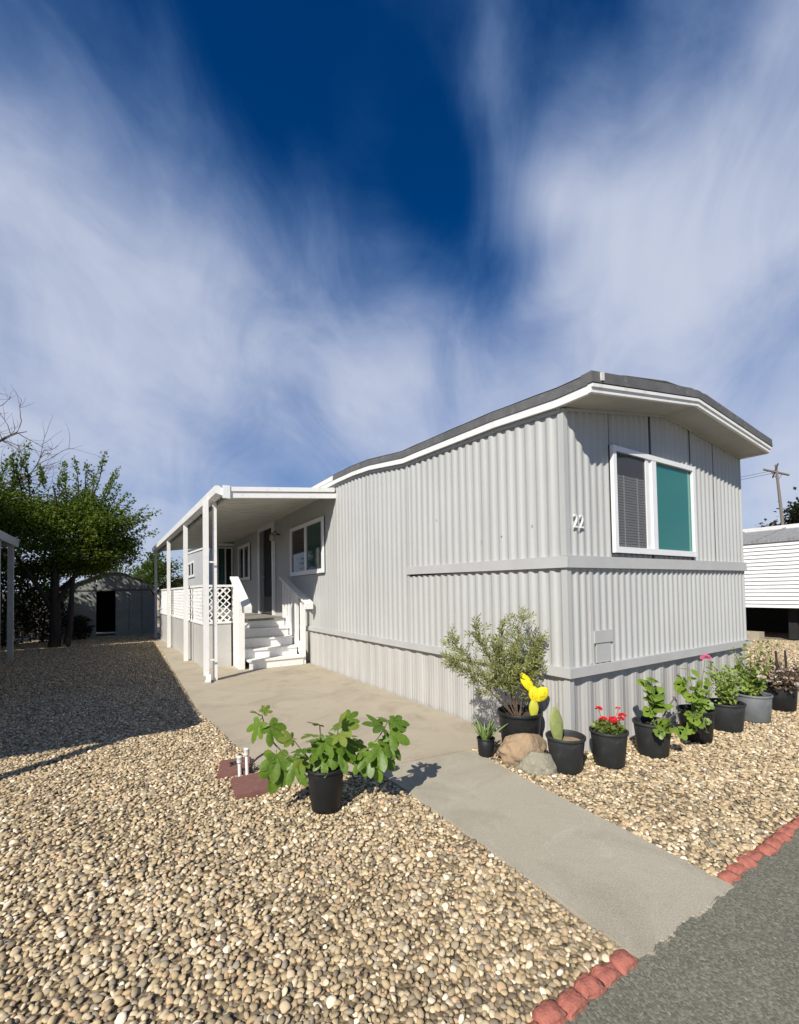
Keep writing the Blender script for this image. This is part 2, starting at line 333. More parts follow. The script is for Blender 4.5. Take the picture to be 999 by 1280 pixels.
def slab(name, poly, z0, z1, mat, bev=.012):
    bm = bmesh.new(); vs = [bm.verts.new((x, y, z1)) for x, y in poly]; f = bm.faces.new(vs); bmesh.ops.recalc_face_normals(bm, faces=[f])
    if f.normal.z < 0: f.normal_flip()
    e = bmesh.ops.extrude_face_region(bm, geom=[f]); bmesh.ops.translate(bm, verts=[g for g in e['geom'] if isinstance(g, bmesh.types.BMVert)], vec=(0, 0, z0-z1))
    bmesh.ops.recalc_face_normals(bm, faces=bm.faces)
    if bev:
        ed = [e for e in bm.edges if all(abs(v.co.z-z1) < 1e-5 for v in e.verts)]
        bmesh.ops.bevel(bm, geom=ed, offset=bev, segments=2, affect='EDGES', clamp_overlap=True)
    me = bpy.data.meshes.new(name); bm.to_mesh(me); bm.free(); me.materials.append(mat)
    o = bpy.data.objects.new(name, me); col.objects.link(o); o['kind'] = 'structure'; return o

# ---------------------------------------------------------------- the setting
MB().add([(-600, -600, -.06), (600, -600, -.06), (600, 600, -.06), (-600, 600, -.06)], [(0, 1, 2, 3)]).build('ground', M_DIRT, None, 'structure')
# asphalt road with a softly crowned surface
rv, rf = [], []
ys = [-1.51, -1.9, -2.4, -3.2, -4.5, -6.5, -9]
for i in range(61):
    x = -30+i*1.0
    for y in ys: rv.append((x, y, (-.036 if y < -2.2 else -.016 if y < -1.8 else -.006)+.004*(mnoise.noise(Vector((x*.7, y*.7, 0))))+(.02 if y < -3 else 0)))
nk = len(ys)
for i in range(60):
    for j in range(nk-1): a = i*nk+j; rf.append((a, a+1, a+nk+1, a+nk))
rd = MB().add(rv, rf, True); rd.build('road', M_ASPH, None, 'structure')
# driveway slab beside the house, running to the shed
slab('driveway_slab', [(-2.385, .905), (-1.60, .78), (-.60, .645), (-.02, .645), (-.02, 6.0), (-.02, 24), (-2.6, 24), (-2.50, 14.9), (-2.56, 9), (-2.59, 3.9), (-2.43, 1.8)], -.12, 0, M_CONC)
jag = []
random.seed(3)
for i in range(61):
    k = i/60; x = -1.615+k*(.83); jag.append((x, -1.525-.012*k+random.uniform(-.005, .005)+.016*mnoise.noise(Vector((i*.23, .7, 0)))+.01*mnoise.noise(Vector((i*.6, 3.7, 0)))))
slab('walkway_slab', jag+[(-.74, -1.0), (-.695, -.28), (-.60, .628), (-1.595, .763), (-1.582, .24), (-1.592, -.72)], -.12, .001, M_WALK, .01)
slab('side_driveway', [(3.95, -.62), (6.05, -.62), (6.3, 12), (3.95, 12)], -.1, -.004, M_CONC)

# pebble prototypes (not in the scene themselves; the gravel objects instance them)
pcoll = bpy.data.collections.new('pebble_prototypes')
for k in range(12):
    bm = bmesh.new(); bmesh.ops.create_icosphere(bm, subdivisions=2, radius=1)
    el = random.uniform(.58, .92); fl = random.uniform(.36, .62)
    for v in bm.verts:
        n = mnoise.noise(v.co*1.0+Vector((k*7.3, 0, 0)))*.34+mnoise.noise(v.co*2.4+Vector((k*7.3, 5, 0)))*.12
        v.co = Vector((v.co.x*(1+n), v.co.y*el*(1+n), v.co.z*fl*(1+n*.7)))
    for f in bm.faces: f.smooth = True
    me = bpy.data.meshes.new('pebble'); bm.to_mesh(me); bm.free(); me.materials.append(M_PEB)
    pcoll.objects.link(bpy.data.objects.new('pebble', me))
def gravel(polys, z, dmin, dens, smin, smax, seed, label):
    mb = MB()
    for p in polys: mb.add([(x, y, z) for x, y in p], [tuple(range(len(p)))])
    o = mb.build('gravel', M_BED, None, 'stuff'); tag(o, label, 'gravel')
    bm = bmesh.new(); bm.from_mesh(o.data); bmesh.ops.triangulate(bm, faces=bm.faces)
    for f in bm.faces:
        if f.normal.z < 0: f.normal_flip()
    bm.to_mesh(o.data); bm.free()
    ng = bpy.data.node_groups.new('gravel_scatter', 'GeometryNodeTree')
    ng.interface.new_socket('Geometry', in_out='INPUT', socket_type='NodeSocketGeometry'); ng.interface.new_socket('Geometry', in_out='OUTPUT', socket_type='NodeSocketGeometry')
    N = ng.nodes; L = ng.links
    gi = N.new('NodeGroupInput'); go = N.new('NodeGroupOutput')
    dp = N.new('GeometryNodeDistributePointsOnFaces'); dp.distribute_method = 'POISSON'
    dp.inputs['Distance Min'].default_value = dmin; dp.inputs['Density Max'].default_value = dens; dp.inputs['Seed'].default_value = seed
    L.new(gi.outputs[0], dp.inputs['Mesh'])
    ci = N.new('GeometryNodeCollectionInfo'); ci.inputs['Collection'].default_value = pcoll; ci.inputs['Separate Children'].default_value = True
    ip = N.new('GeometryNodeInstanceOnPoints'); ip.inputs['Pick Instance'].default_value = True
    rr = N.new('FunctionNodeRandomValue'); rr.data_type = 'FLOAT_VECTOR'; rr.inputs[0].default_value = (-.5, -.5, 0); rr.inputs[1].default_value = (.5, .5, 6.283); rr.inputs['Seed'].default_value = seed+1
    rs = N.new('FunctionNodeRandomValue'); rs.data_type = 'FLOAT'; rs.inputs[2].default_value = smin; rs.inputs[3].default_value = smax; rs.inputs['Seed'].default_value = seed+2
    ro = N.new('FunctionNodeRandomValue'); ro.data_type = 'FLOAT_VECTOR'; ro.inputs[0].default_value = (0, 0, -.004); ro.inputs[1].default_value = (0, 0, .013); ro.inputs['Seed'].default_value = seed+3
    sp = N.new('GeometryNodeSetPosition'); L.new(dp.outputs['Points'], sp.inputs['Geometry']); L.new(ro.outputs[0], sp.inputs['Offset'])
    L.new(sp.outputs[0], ip.inputs['Points']); L.new(ci.outputs[0], ip.inputs['Instance']); L.new(rr.outputs[0], ip.inputs['Rotation']); L.new(rs.outputs[1], ip.inputs['Scale'])
    jg = N.new('GeometryNodeJoinGeometry'); L.new(ip.outputs[0], jg.inputs[0]); L.new(gi.outputs[0], jg.inputs[0]); L.new(jg.outputs[0], go.inputs[0])
    md = o.modifiers.new('scatter', 'NODES'); md.node_group = ng
    return o
gravel([[(-6.0, -1.45), (-1.62, -1.45), (-1.60, -.7), (-1.59, .24), (-1.605, .765), (-2.385, .89), (-2.43, 1.8), (-2.595, 3.9), (-2.58, 6), (-7.0, 6)]], -.010, .0146, 4300, .0085, .0215, 1, 'tan river pebbles spread over the yard beside the walkway')
gravel([[(-7.0, 6), (-2.58, 6), (-2.56, 9), (-2.50, 14.9), (-2.52, 16.9), (-9.0, 16.9)]], -.014, .021, 1500, .012, .021, 5, 'shaded river pebbles between the carport and the porch')
gravel([[(-.79, -1.45), (-.745, -1.0), (-.70, -.28), (-.605, .64), (-.03, .64), (-.03, .02), (3.69, .02), (3.95, .02), (3.95, -.62), (6.06, -.62), (6.5, -1.45)],
        [(3.69, .03), (3.94, .03), (3.94, 3), (3.69, 3)]], -.010, .0146, 4300, .0085, .0215, 9, 'tan river pebbles bedding the row of pots')
gravel([[(6.08, -1.4), (11.9, -1.4), (11.9, 4.4), (6.1, 4.4)]], -.012, .028, 900, .014, .026, 13, 'pale pebbles in front of the white neighbouring home')

# ---------------------------------------------------------------- red scalloped edging along the road
def edging_mesh(k):
    bm = bmesh.new(); bmesh.ops.create_cube(bm, size=1)
    bmesh.ops.subdivide_edges(bm, edges=bm.edges, cuts=7, use_grid_fill=True)
    for v in bm.verts:
        x, y, z = v.co
        r = max(0, math.sqrt(max(0, 1-(1.75*x)**2))*(1-.5*(2*y)**2)**.7)
        zz = (z if z < 0 else z*r)*.8
        v.co = Vector((x*.112*(1-.08*max(0, z)), y*.085*(1-.18*max(0, z+.2)), zz*.10))
        v.co += Vector([mnoise.noise(Vector((x*3+k*5, y*3, z*3+j*9)))*.010+mnoise.noise(Vector((x*9+k*5, y*9, z*9+j*9)))*.005 for j in range(3)])
    for f in bm.faces: f.smooth = True
    me = bpy.data.meshes.new('brick'); bm.to_mesh(me); bm.free(); me.materials.append(M_BRICKRED); return me
EM = [edging_mesh(k) for k in range(4)]
ed1 = thing('garden_edging', (-1.62, -1.49, -.05), 'row of red scalloped edging blocks ending at the walkway slab', 'edging')
ed2 = thing('garden_edging', (-.74, -1.49, -.05), 'worn red scalloped edging blocks half buried below the row of pots', 'edging')
random.seed(11)
for i in range(26):
    x = -1.678-i*.108
    mesh_obj('brick', EM[i % 4], ed1, Matrix.Translation((x, -1.487+.001*i+random.uniform(-.006, .006), -.016+random.uniform(-.006, .004))) @ Matrix.Rotation(random.uniform(-.1, .1), 4, 'Z') @ Matrix.Rotation(random.uniform(-.12, .12), 4, 'X'))
for i in range(46):
    x = -.725+i*.112
    mesh_obj('brick', EM[(i*3) % 4], ed2, Matrix.Translation((x, -1.487+random.uniform(-.012, .012), -.030+random.uniform(-.014, .010))) @ Matrix.Rotation(random.uniform(-.2, .2), 4, 'Z') @ Matrix.Rotation(random.uniform(-.2, .2), 4, 'X'))

# ---------------------------------------------------------------- the mobile home
HW, HL = 3.66, 24.0
home = thing('mobile_home', (0, 0, 0), 'long light grey corrugated metal mobile home with number 22 on its front', 'mobile home')
ZE = [(-.32, 3.135), (0, 3.14), (.8, 3.215), (2.2, 3.285), (2.6, 3.30), (3.0, 3.36), (3.6, 3.45), (4.2, 3.50), (4.9, 3.525), (24, 3.78)]
ze = lambda y: lerp(ZE, y)
FT = [(0, 3.14), (1.77, 3.43), (HW, 3.235)]
ft = lambda x: lerp(FT, x)
def corr(u0, u1, zb, zt, period, depth, at, phase=0, sharp=2.2, per=10, fine=0.0):
    """ribbed metal sheet from u0 to u1; at(u, d, z) -> point with d metres proud of the wall"""
    n = max(4, int((u1-u0)/period*per)); rows = []
    for i in range(n+1):
        u = u0+(u1-u0)*i/n; s = math.sin(2*math.pi*(u/period)+phase)
        d = depth*(math.tanh(sharp*s)/math.tanh(sharp))+fine*math.sin(2*math.pi*u/.047)
        z0 = zb(u) if callable(zb) else zb; z1 = zt(u) if callable(zt) else zt
        rows.append([at(u, d, z0), at(u, d, (z0+z1)/2), at(u, d, z1)])
    return MB().loft(rows, False, True, False)
fr = lambda u, d, z: (u, -.012-d, z)
sd = lambda u, d, z: (-.012-d, u, z)
TZ0, TZ1, BZ0, BZ1 = .705, .79, 1.69, 1.80
core = MB(); core.box((.03, .03, -.03), (HW-.02, HL, 3.16)); core.build('wall_core', M_CORE, home)
fx = [.012, .668, 1.43, 2.29, 2.86, HW]
for a, b in zip(fx, fx[1:]):
    corr(a+.004, b-.004, BZ1-.02, ft, .104, .0085, fr).build('front_panel', M_SIDE, home)
    corr(a+(.0 if a < .1 else -.012), b, TZ1-.02, BZ0+.02, .104, .0085, fr).build('front_panel', M_SIDE, home)
    corr(a, b+.01, -.03, TZ0+.03, .255, .010, lambda u, d, z: (u, .004-d, z), 1.2, 1.3, 36, .0013).build('skirt_panel', M_SKIRT, home)
for x in fx[1:-1]:
    hw = .005 if x < 2 else .0022; MB().box((x-hw, -.0215, BZ1), (x+hw, .0, ft(x)-.01)).build('panel_seam', M_CORE, home)
sy = [.012, 1.28, 2.56, 3.78, 5.0, 7.5, 10.0, 12.5, 14.3]
for i, (a, b) in enumerate(zip(sy, sy[1:])):
    if b <= 2.6:
        corr(a, b+.006, BZ1-.02, ze, .128, .0085, sd, .6, 2.4).build('side_panel', M_SIDE, home)
        corr(a, b+.006, TZ1-.02, BZ0+.02, .128, .0085, sd, .6, 2.4).build('side_panel', M_SIDE, home)
    else:
        corr(a+.003, b-.003, TZ1-.02, ze, .135, .0075 if b < 5.1 else .0025, sd, .6, 2.2).build('side_panel', M_SIDE, home)
    corr(a+.003, b-.003, -.03, TZ0+.03, .29, .009, lambda u, d, z: (.0-d, u, z), .4, 1.4, 40, .0026).build('skirt_panel', M_SKIRT, home)
MB().box((-.026, 2.545, TZ1), (-.004, 2.575, 3.29)).build('panel_joint', M_SIDE, home)
MB().box((HW-.03, .0, -.03), (HW, HL, 3.235)).build('far_wall', M_SIDE, home)
# fine pressed lines on the skirting are ribs of their own
# trims
MB().bar([(-.052, -.052, TZ0), (-.052, 14.3, TZ0)], (.05, 0, 0), (.004, 0, TZ1-TZ0)).build('base_trim', M_TRIM, home)
MB().bar([(0, -.054, TZ0), (HW+.01, -.054, TZ0-.002)], (0, .05, 0), (0, .004, TZ1-TZ0)).build('base_trim', M_TRIM, home)
MB().bar([(-.046, -.046, BZ0), (-.046, 2.60, BZ0+.045)], (.04, 0, 0), (.006, 0, BZ1-BZ0-.004)).build('belt_trim', M_TRIM, home)
MB().bar([(0, -.048, BZ0), (HW+.01, -.048, BZ0+.012)], (0, .04, 0), (0, .006, BZ1-BZ0)).build('belt_trim', M_TRIM, home)
for z0, z1 in ((TZ1, BZ0), (BZ1, 3.135), (-.03, TZ0)):
    MB().loft([[(-.024, .035, z), (-.024, -.024, z), (.035, -.024, z), (.035, .02, z), (.0, .02, z)] for z in (z0, z1)]).build('corner_trim', M_SIDE, home)
# roof: eave lines, flashing, fascia, soffit
OH = -.315; XL, XR = -.062, HW+.0
ry = [OH, 0, .4, .8, 1.2, 1.6, 2.0, 2.3, 2.6, 2.8, 3.0, 3.3, 3.6, 3.9, 4.2, 4.5, 4.9, 5.3, 8, 12, 16, 20, HL+.2]
wob = lambda y, s: .004*mnoise.noise(Vector((y*2.3, s, 0)))
fz = lambda x: lerp([(XL, 3.143), (1.76, 3.412), (XR, 3.205)], x)
MB().bar([(XL-.012, y, ze(y)+.002) for y in ry], (.03, 0, 0), (0, 0, .074)).build('fascia', M_WHITE, home)
fas = MB(); fxs = [XL-.012, .3, .7, 1.1, 1.5, 1.76, 2.1, 2.6, 3.1, XR]
fas.bar([(x, OH-.03, fz(x)) for x in fxs], (0, .029, 0), (0, 0, .078))
fas.build('fascia', M_WHITE, home)
MB().bar([(x, OH-.044, fz(x)+.042) for x in fxs], (0, .016, 0), (0, 0, .03)).build('fascia_bead', M_WHITE, home)
MB().bar([(XR, y, ze(y)+.07) for y in ry], (.03, 0, 0), (0, 0, .074)).build('fascia', M_WHITE, home)
bd_ = MB()
dense = [OH+(5.2-OH)*i/90 for i in range(91)]+[8, 12, 16, 20, HL+.2]
def band(ylist, mat):
    mb_ = MB(); mb_.loft([[(XL-.022, y, ze(y)+.076), (XL+.06, y, ze(y)+.076), (XL+.06, y, ze(y)+.165+wob(y, 0)), (XL-.014+wob(y, 4), y, ze(y)+.168+wob(y, 0))] for y in ylist]); mb_.build('roof_flashing', mat, home)
band([y for y in dense if y <= 5.02], M_ROOFBAND); band([5.03]+[y for y in dense if y > 5.04], M_ROOF)
bd2 = MB(); fd = [XL-.022+(XR+.03-XL+.02)*i/60 for i in range(61)]
def ridge_soft(x):
    return fz(x)+(-.012 if abs(x-1.76) < .12 else 0)
bd2.loft([[(x, OH-.05, fz(x)+.08), (x, OH+.06, fz(x)+.08), (x, OH+.06, ridge_soft(x)+.172), (x, OH-.044+wob(x, 3), ridge_soft(x)+.175+wob(x, 7))] for x in fd])
bd2.build('roof_flashing', M_ROOFBAND, home)
rt_ = MB(); rings = []
for y in dense:
    o = ze(y)-3.14
    rings.append([(XL-.02, y, 3.313+o+wob(y, 0)), (.5, y, 3.44+o), (1.2, y, 3.56+o), (1.76, y, 3.592+o), (2.3, y, 3.55+o), (3.1, y, 3.45+o), (XR+.03, y, 3.385+o)])
rt_.loft(rings, False, True, False); 
rt_.build('roof', M_ROOF, home)
MB().obox((XL+.115, OH-.052, fz(XL+.1)+.135), (.022, 0, .004), (0, .006, 0), (0, 0, .035)).build('sealant_patch', M_ROOF, home)
sf = MB()
for (xa, xb) in ((XL, 1.765), (1.772, XR)):
    ra = [(xa+(xb-xa)*i/6) for i in range(7)]
    sf.loft([[(x, OH, fz(x)+.004), (x, .03, ft(min(max(x, 0), HW))-.001), (x, .03, ft(min(max(x, 0), HW))+.01), (x, OH, fz(x)+.014)] for x in ra])
sf.build('soffit', M_SOFFIT, home)
MB().bar([(x, -.03, ft(x)-.03) for x in (0.02, .9, 1.77, 2.7, HW)], (0, .012, 0), (0, 0, .028)).build('soffit_trim', M_SIDE, home)
MB().bar([(-.034, y, ze(y)-.035) for y in ry[1:]], (.018, 0, 0), (0, 0, .036)).build('eave_trim', M_SIDE, home)
# windows; P(u, d, z) maps wall coordinates to the world
def window(parent, P, u0, u1, z0, z1, mull, panes, fw=.05, proud=.045, mw=.07):
    f = MB()
    def pb(mb, a0, a1, b0, b1, d0, d1):
        c = [P(a0, d0, b0), P(a1, d0, b0), P(a1, d1, b0), P(a0, d1, b0), P(a0, d0, b1), P(a1, d0, b1), P(a1, d1, b1), P(a0, d1, b1)]
        mb.add(c, [(0, 3, 2, 1), (4, 5, 6, 7), (0, 1, 5, 4), (1, 2, 6, 5), (2, 3, 7, 6), (3, 0, 4, 7)])
    w = MB(); pb(w, u0-.004, u1+.004, z0-.004, z1+.004, -.02, .012); wo_ = w.build('window', M_DARK, parent)
    pb(f, u0, u0+fw, z0, z1, 0, proud); pb(f, u1-fw, u1, z0, z1, 0, proud); pb(f, u0+fw, u1-fw, z0, z0+fw*1.15, 0, proud-.001); pb(f, u0+fw, u1-fw, z1-fw, z1, 0, proud-.001)
    for mu in mull: pb(f, mu-mw/2, mu+mw/2, z0+fw*1.15, z1-fw, 0, proud-.004)
    f.build('window_frame', M_VINYL, wo_)
    edges = [u0+fw]+[x for mu in mull for x in (mu-mw/2, mu+mw/2)]+[u1-fw]
    for i, mt in enumerate(panes):
        p = MB(); pb(p, edges[2*i], edges[2*i+1], z0+fw*1.15, z1-fw, .014, .018 if mt is not M_SCREEN else .017)
        p.build('pane', mt, wo_)
    return wo_, pb
Pf = lambda u, d, z: (u, -.02-d, z)
Ps = lambda u, d, z: (-.022-d, u, z)
wf, pb = window(home, Pf, .662, 2.285, 1.845, 2.90, [1.40], [M_GLASS, M_TEAL], .052, .05, .085)
# the left half: sash stile, blind behind a screen
st = MB(); pb(st, 1.255, 1.30, 1.90, 2.85, .019, .036); pb(st, 1.31, 1.352, 1.90, 2.85, .019, .028); st.build('sash_stile', M_VINYL, wf)
bl = MB()
for i in range(26):
    z = 1.915+i*.0275
    pb(bl, .72, 1.25, z, z+.021, .0195, .0225)
bl.build('blind', M_BLIND, wf)
lad = MB(); pb(lad, .86, .878, 1.91, 2.63, .023, .0245); pb(lad, 1.10, 1.118, 1.91, 2.63, .023, .0245); lad.build('ladder_tape', M_VINYL, wf)
sc = MB(); pb(sc, .715, 1.252, 1.905, 2.848, .027, .0275); sc.build('screen', M_SCREEN, wf)
tr_ = MB(); pb(tr_, 2.165, 2.20, 1.905, 2.80, .0185, .0205); tr_.build('reveal_strip', glassmat('light_teal_glass', (.10, .33, .28), .1, .4), wf)
window(home, Ps, 5.585, 7.62, 1.90, 3.02, [6.6], [M_TEALD, M_GLASS], .075, .05, .09)
window(home, Ps, 11.69, 13.3, 1.95, 3.13, [12.48], [M_GLASS, M_GLASS], .085, .05, .10)
# front door, standing open; a near-black sheet stands in for the dark inside
dr = MB(); dr.box((-.03, 9.1, .92), (-.014, 10.5, 3.36)); dro = dr.build('door', M_DARK, home)
df = MB(); df.box((-.085, 9.0, .92), (-.018, 9.11, 3.40)); df.box((-.085, 10.42, .92), (-.018, 10.56, 3.40)); df.box((-.085, 9.111, 3.29), (-.018, 10.419, 3.40)); df.build('door_frame', M_VINYL, dro)
sdoor = MB(); sdoor.box((-.06, 10.0, .95), (-.035, 10.40, 3.27)); sdoor.build('door_leaf', pmat('grey_door', (.16, .17, .17), (.13, .14, .14), 3), dro)
MB().box((-.055, 9.13, .95), (-.033, 9.98, 1.42)).build('kick_panel', pmat('dark_kick_panel', (.05, .055, .06), (.04, .045, .05), 3), dro)
MB().lathe([(.001, 0), (.03, .005), (.03, .02), (.016, .05), (.001, .055)], (-.075, 9.95, 1.95), 10).build('door_knob', M_CPMETAL, dro)
lamp = MB(); lamp.lathe([(.001, 0), (.06, .0), (.06, .02), (.001, .02)], (-.05, 8.6, 3.0), 12); lamp.tube([(-.05, 8.6, 3.01), (-.14, 8.6, 3.1), (-.2, 8.6, 3.03)], .012)
lo_ = lamp.build('porch_lamp', M_BLACK, home)
MB().lathe([(.03, .09), (.07, .05), (.085, -.06), (.05, -.11), (.001, -.12)], (-.2, 8.6, 2.95), 12).build('lamp_globe', glassmat('frosted_globe', (.35, .33, .28), .3, .4), lo_)
# rear bump-out with its own window
MB().box((-.60, 14.32, -.03), (0, HL, TZ0)).build('bump_out_skirt', M_SKIRT, home)
corr(14.33, HL, TZ0, lambda y: 3.27+.043*(y-14.3), .6, .006, lambda u, d, z: (-.62-d, u, z)).build('bump_out_wall', M_SIDE, home)
MB().box((-.605, 14.31, TZ0), (0, HL, 3.26)).build('bump_out_front', M_SIDE, home)
MB().bar([(-.66, 14.2, 3.265), (-.66, HL+.1, 3.68)], (.7, 0, 0), (0, 0, .08)).build('bump_out_fascia', M_WHITE, home)
MB().bar([(-.67, 14.18, 3.345), (-.67, HL+.1, 3.76)], (.72, 0, 0), (0, 0, .10)).build('bump_out_roof', M_ROOFBAND, home)
window(home, lambda u, d, z: (-.626-d, u, z), 19.9, 22.3, 2.35, 3.12, [21.1], [M_GLASS, M_GLASS], .10, .05, .10)
window(home, lambda u, d, z: (u, 14.305-d, z), -.575, -.06, .98, 3.2, [-.30], [M_TEALD, M_GLASS], .035, .04, .04)
# number 22, louvre cover
def text_mesh(ch, h):
    cu = bpy.data.curves.new('digit', 'FONT'); cu.body = ch; cu.size = h/.70; cu.extrude = .005; cu.bevel_depth = .001; cu.offset = -.001
    o = bpy.data.objects.new('digit', cu); col.objects.link(o); bpy.context.view_layer.update()
    me = bpy.data.meshes.new_from_object(o.evaluated_get(bpy.context.evaluated_depsgraph_get())); col.objects.unlink(o); bpy.data.objects.remove(o); return me
dm = text_mesh('2', .125); dm.materials.clear(); dm.materials.append(M_VINYL)
for x in (.066, .152):
    mesh_obj('digit', dm, home, Matrix.Translation((x, -.034, 2.055)) @ Matrix.Rotation(R(90), 4, 'X') @ Matrix.Diagonal((.80, 1, 1, 1)))
for y_, z_ in ((.77, 2.06), (1.08, 2.04), (.36, 2.12), (1.9, 2.4), (.5, 1.2)):
    MB().lathe([(.001, .0), (.007, .0), (.006, .004), (.001, .005)], (-.026, y_, z_), 8).build('screw', M_BLACK, home)
MB().box((.345, -.034, .985), (.625, -.012, 1.10)).build('vent_cover', M_TRIM, home)
MB().box((.372, -.026, .80), (.60, -.016, .98)).build('patch_plate', M_SIDE, home)
MB().box((.30, -.0245, .80), (.312, -.012, 1.66)).build('panel_joint', M_TRIM, home)

# ---------------------------------------------------------------- porch awning
aw = thing('porch_awning', (-2.1, 5.7, 0), 'white flat patio awning on posts over the side porch', 'awning')
ex = lambda y: -2.07-.040*(y-5.05)
AY0, AY1 = 5.05, 15.6
az_w = lambda y: 3.40; az_e = lambda y: 3.17-.006*(y-AY0)
pan = MB(); n = 35
for i in range(n):
    y0 = AY0+(AY1-AY0)*i/n; y1 = AY0+(AY1-AY0)*(i+1)/n-.035
    for a, b, dzz in ((y0, y1, 0), (y1, y1+.035, .022)):
        r = []
        for y in (a, b): r.append([(-.03, y, az_w(y)+dzz), (ex(y)+.05, y, az_e(y)+dzz-.03), (ex(y)+.05, y, az_e(y)+.05), (-.03, y, az_w(y)+.08)])
        pan.loft(r)
pan.build('roof_pan', pmat('awning_pan', (.56, .545, .49), (.48, .47, .43), 2, rough=.5), aw)
hd = MB(); hd.bar([(ex(AY0)+.06, AY0-.025, 3.085), (-.005, AY0-.025, 3.275)], (0, .06, 0), (0, 0, .10)); hd.build('header', M_WHITE, aw)
MB().bar([(ex(AY0)+.07, AY0-.045, 3.19), (-.05, AY0-.045, 3.385)], (0, .075, 0), (0, 0, .075)).build('header_cap', M_WHITE, aw)
MB().obox((ex(AY0)+.10, AY0-.035, 3.18), (.055, 0, 0), (0, .026, 0), (0, 0, .105)).build('end_cap', M_VINYL, aw)
gt = MB()
gt.loft([[(ex(y)-.06, y, az_e(y)-.02), (ex(y)+.045, y, az_e(y)-.05), (ex(y)+.045, y, az_e(y)+.065), (ex(y)-.02, y, az_e(y)+.11), (ex(y)-.075, y, az_e(y)+.10)] for y in (AY0-.02, 8, 12, AY1)])
gt.build('gutter', M_WHITE, aw)
MB().bar([(ex(AY0)+.10, AY0+.06, az_e(AY0)-.10), (ex(AY1)+.10, AY1-.05, az_e(AY1)-.10)], (.05, 0, 0), (0, 0, .065)).build('beam', M_SOFFIT, aw)
for (px, py, w) in ((-2.045, 5.70, .065), (-2.205, 8.58, .085), (-2.315, 11.75, .085), (-2.455, 15.35, .08)):
    MB().box((px-w/2, py-w/2, -.003), (px+w/2, py+w/2, az_e(py)-.03)).build('post', M_WHITE, aw)
ds = MB(); ds.box((-2.235, 5.60, .11), (-2.155, 5.70, 3.13)); ds.loft([[(-2.20, 5.615, .14), (-2.13, 5.615, .14), (-2.13, 5.72, .14), (-2.20, 5.72, .14)], [(-2.21, 5.56, .07), (-2.14, 5.56, .07), (-2.13, 5.65, .03), (-2.2, 5.65, .03)], [(-2.25, 5.46, .04), (-2.15, 5.46, .04), (-2.15, 5.47, .005), (-2.25, 5.47, .005)]])
dso = ds.build('downspout', M_WHITE, aw)
for z in (.36, 2.05): MB().box((-2.205, 5.61, z), (-2.03, 5.617, z+.03)).build('strap', M_WHITE, dso)

# ---------------------------------------------------------------- porch deck with lattice
dk = thing('porch_deck', (-1.2, 7.1, 0), 'raised side porch deck with white lattice railing over grey skirt panels', 'deck')
dx = lambda y: -2.02-.045*(y-7.15)
DY0, DY1 = 7.12, 14.9
DZ = .93
for i in range(42):
    y0 = DY0+.04+(DY1-DY0-.04)*i/42; yy = y0+(DY1-DY0)/42-.012
    if yy < 7.75: x1 = -1.50
    else: x1 = -.075
    MB().bar([(dx(y0)+.03, y0, DZ-.04), (x1, y0, DZ-.04)], (0, yy-y0, 0), (0, 0, .04)).build('board', M_DECK, dk)
M_DSK = pmat('grey_deck_skirt', (.50, .49, .46), (.45, .44, .415), 2, rough=.55, bs=20, bd=.001)
for a, b in ((-2.02, -1.80), (-1.794, -1.50)):
    MB().box((a, DY0, 0.002), (b, DY0+.02, .90)).build('skirt_panel', M_DSK, dk)
bays = [(7.15, 8.30), (8.42, 11.45), (11.6, 14.9)]
def lattice(parent, P, u0, u1, z0, z1, pitch=.105, w=.038):
    mb = MB(); H = z1-z0; Lw = u1-u0
    for sgn, d in ((1, .0), (-1, .009)):
        t = -H
        while t < Lw:
            a0, a1 = t, t+H
            pts = []
            s0 = max(0, -a0); s1 = min(H, Lw-a0)
            if s1 > s0+.01:
                ua, ub = (a0+s0, a0+s1)
                za, zb_ = (z0+s0, z0+s1) if sgn > 0 else (z1-s0, z1-s1)
                hw = w*.7071
                q = [(u0+ua-hw, za), (u0+ua+hw, za), (u0+ub+hw, zb_), (u0+ub-hw, zb_)]
                q = [(min(max(u, u0), u1), z) for u, z in q]
                vs = [P(u, d, z) for u, z in q]+[P(u, d+.008, z) for u, z in q]
                mb.add(vs, [(0, 1, 2, 3), (7, 6, 5, 4), (0, 4, 5, 1), (1, 5, 6, 2), (2, 6, 7, 3), (3, 7, 4, 0)])
            t += pitch*1.4142
    return mb.build('lattice', M_WHITE, parent)
for k, (a, b) in enumerate(bays):
    MB().bar([(dx(a), a, .002), (dx(b), b, .002)], (.02, 0, 0), (0, 0, .885)).build('skirt_panel', M_DSK, dk)
    lattice(dk, lambda u, d, z: (dx(u)-.012+d, u, z), a+.03, b-.03, .92, 1.66)
    MB().bar([(dx(a)-.03, a, 1.66), (dx(b)-.03, b, 1.66)], (.07, 0, 0), (0, 0, .045)).build('top_rail', M_WHITE, dk)
    MB().bar([(dx(a)-.025, a, .885), (dx(b)-.025, b, .885)], (.05, 0, 0), (0, 0, .04)).build('bottom_rail', M_WHITE, dk)
    for y in (a+.04, (a+b)/2, b-.04) if k else (a+.04, b-.04):
        MB().box((dx(y)+.02, y-.04, .90), (dx(y)+.09, y+.04, 1.66)).build('rail_post', M_WHITE, dk)
lattice(dk, lambda u, d, z: (u, DY0-.012+d, z), -2.0, -1.50, .94, 1.655, .10, .04)
MB().box((-2.05, DY0-.03, 1.656), (-1.45, DY0+.04, 1.70)).build('top_rail', M_WHITE, dk)
MB().box((-2.05, DY0-.022, .90), (-1.50, DY0+.025, .938)).build('bottom_rail', M_WHITE, dk)
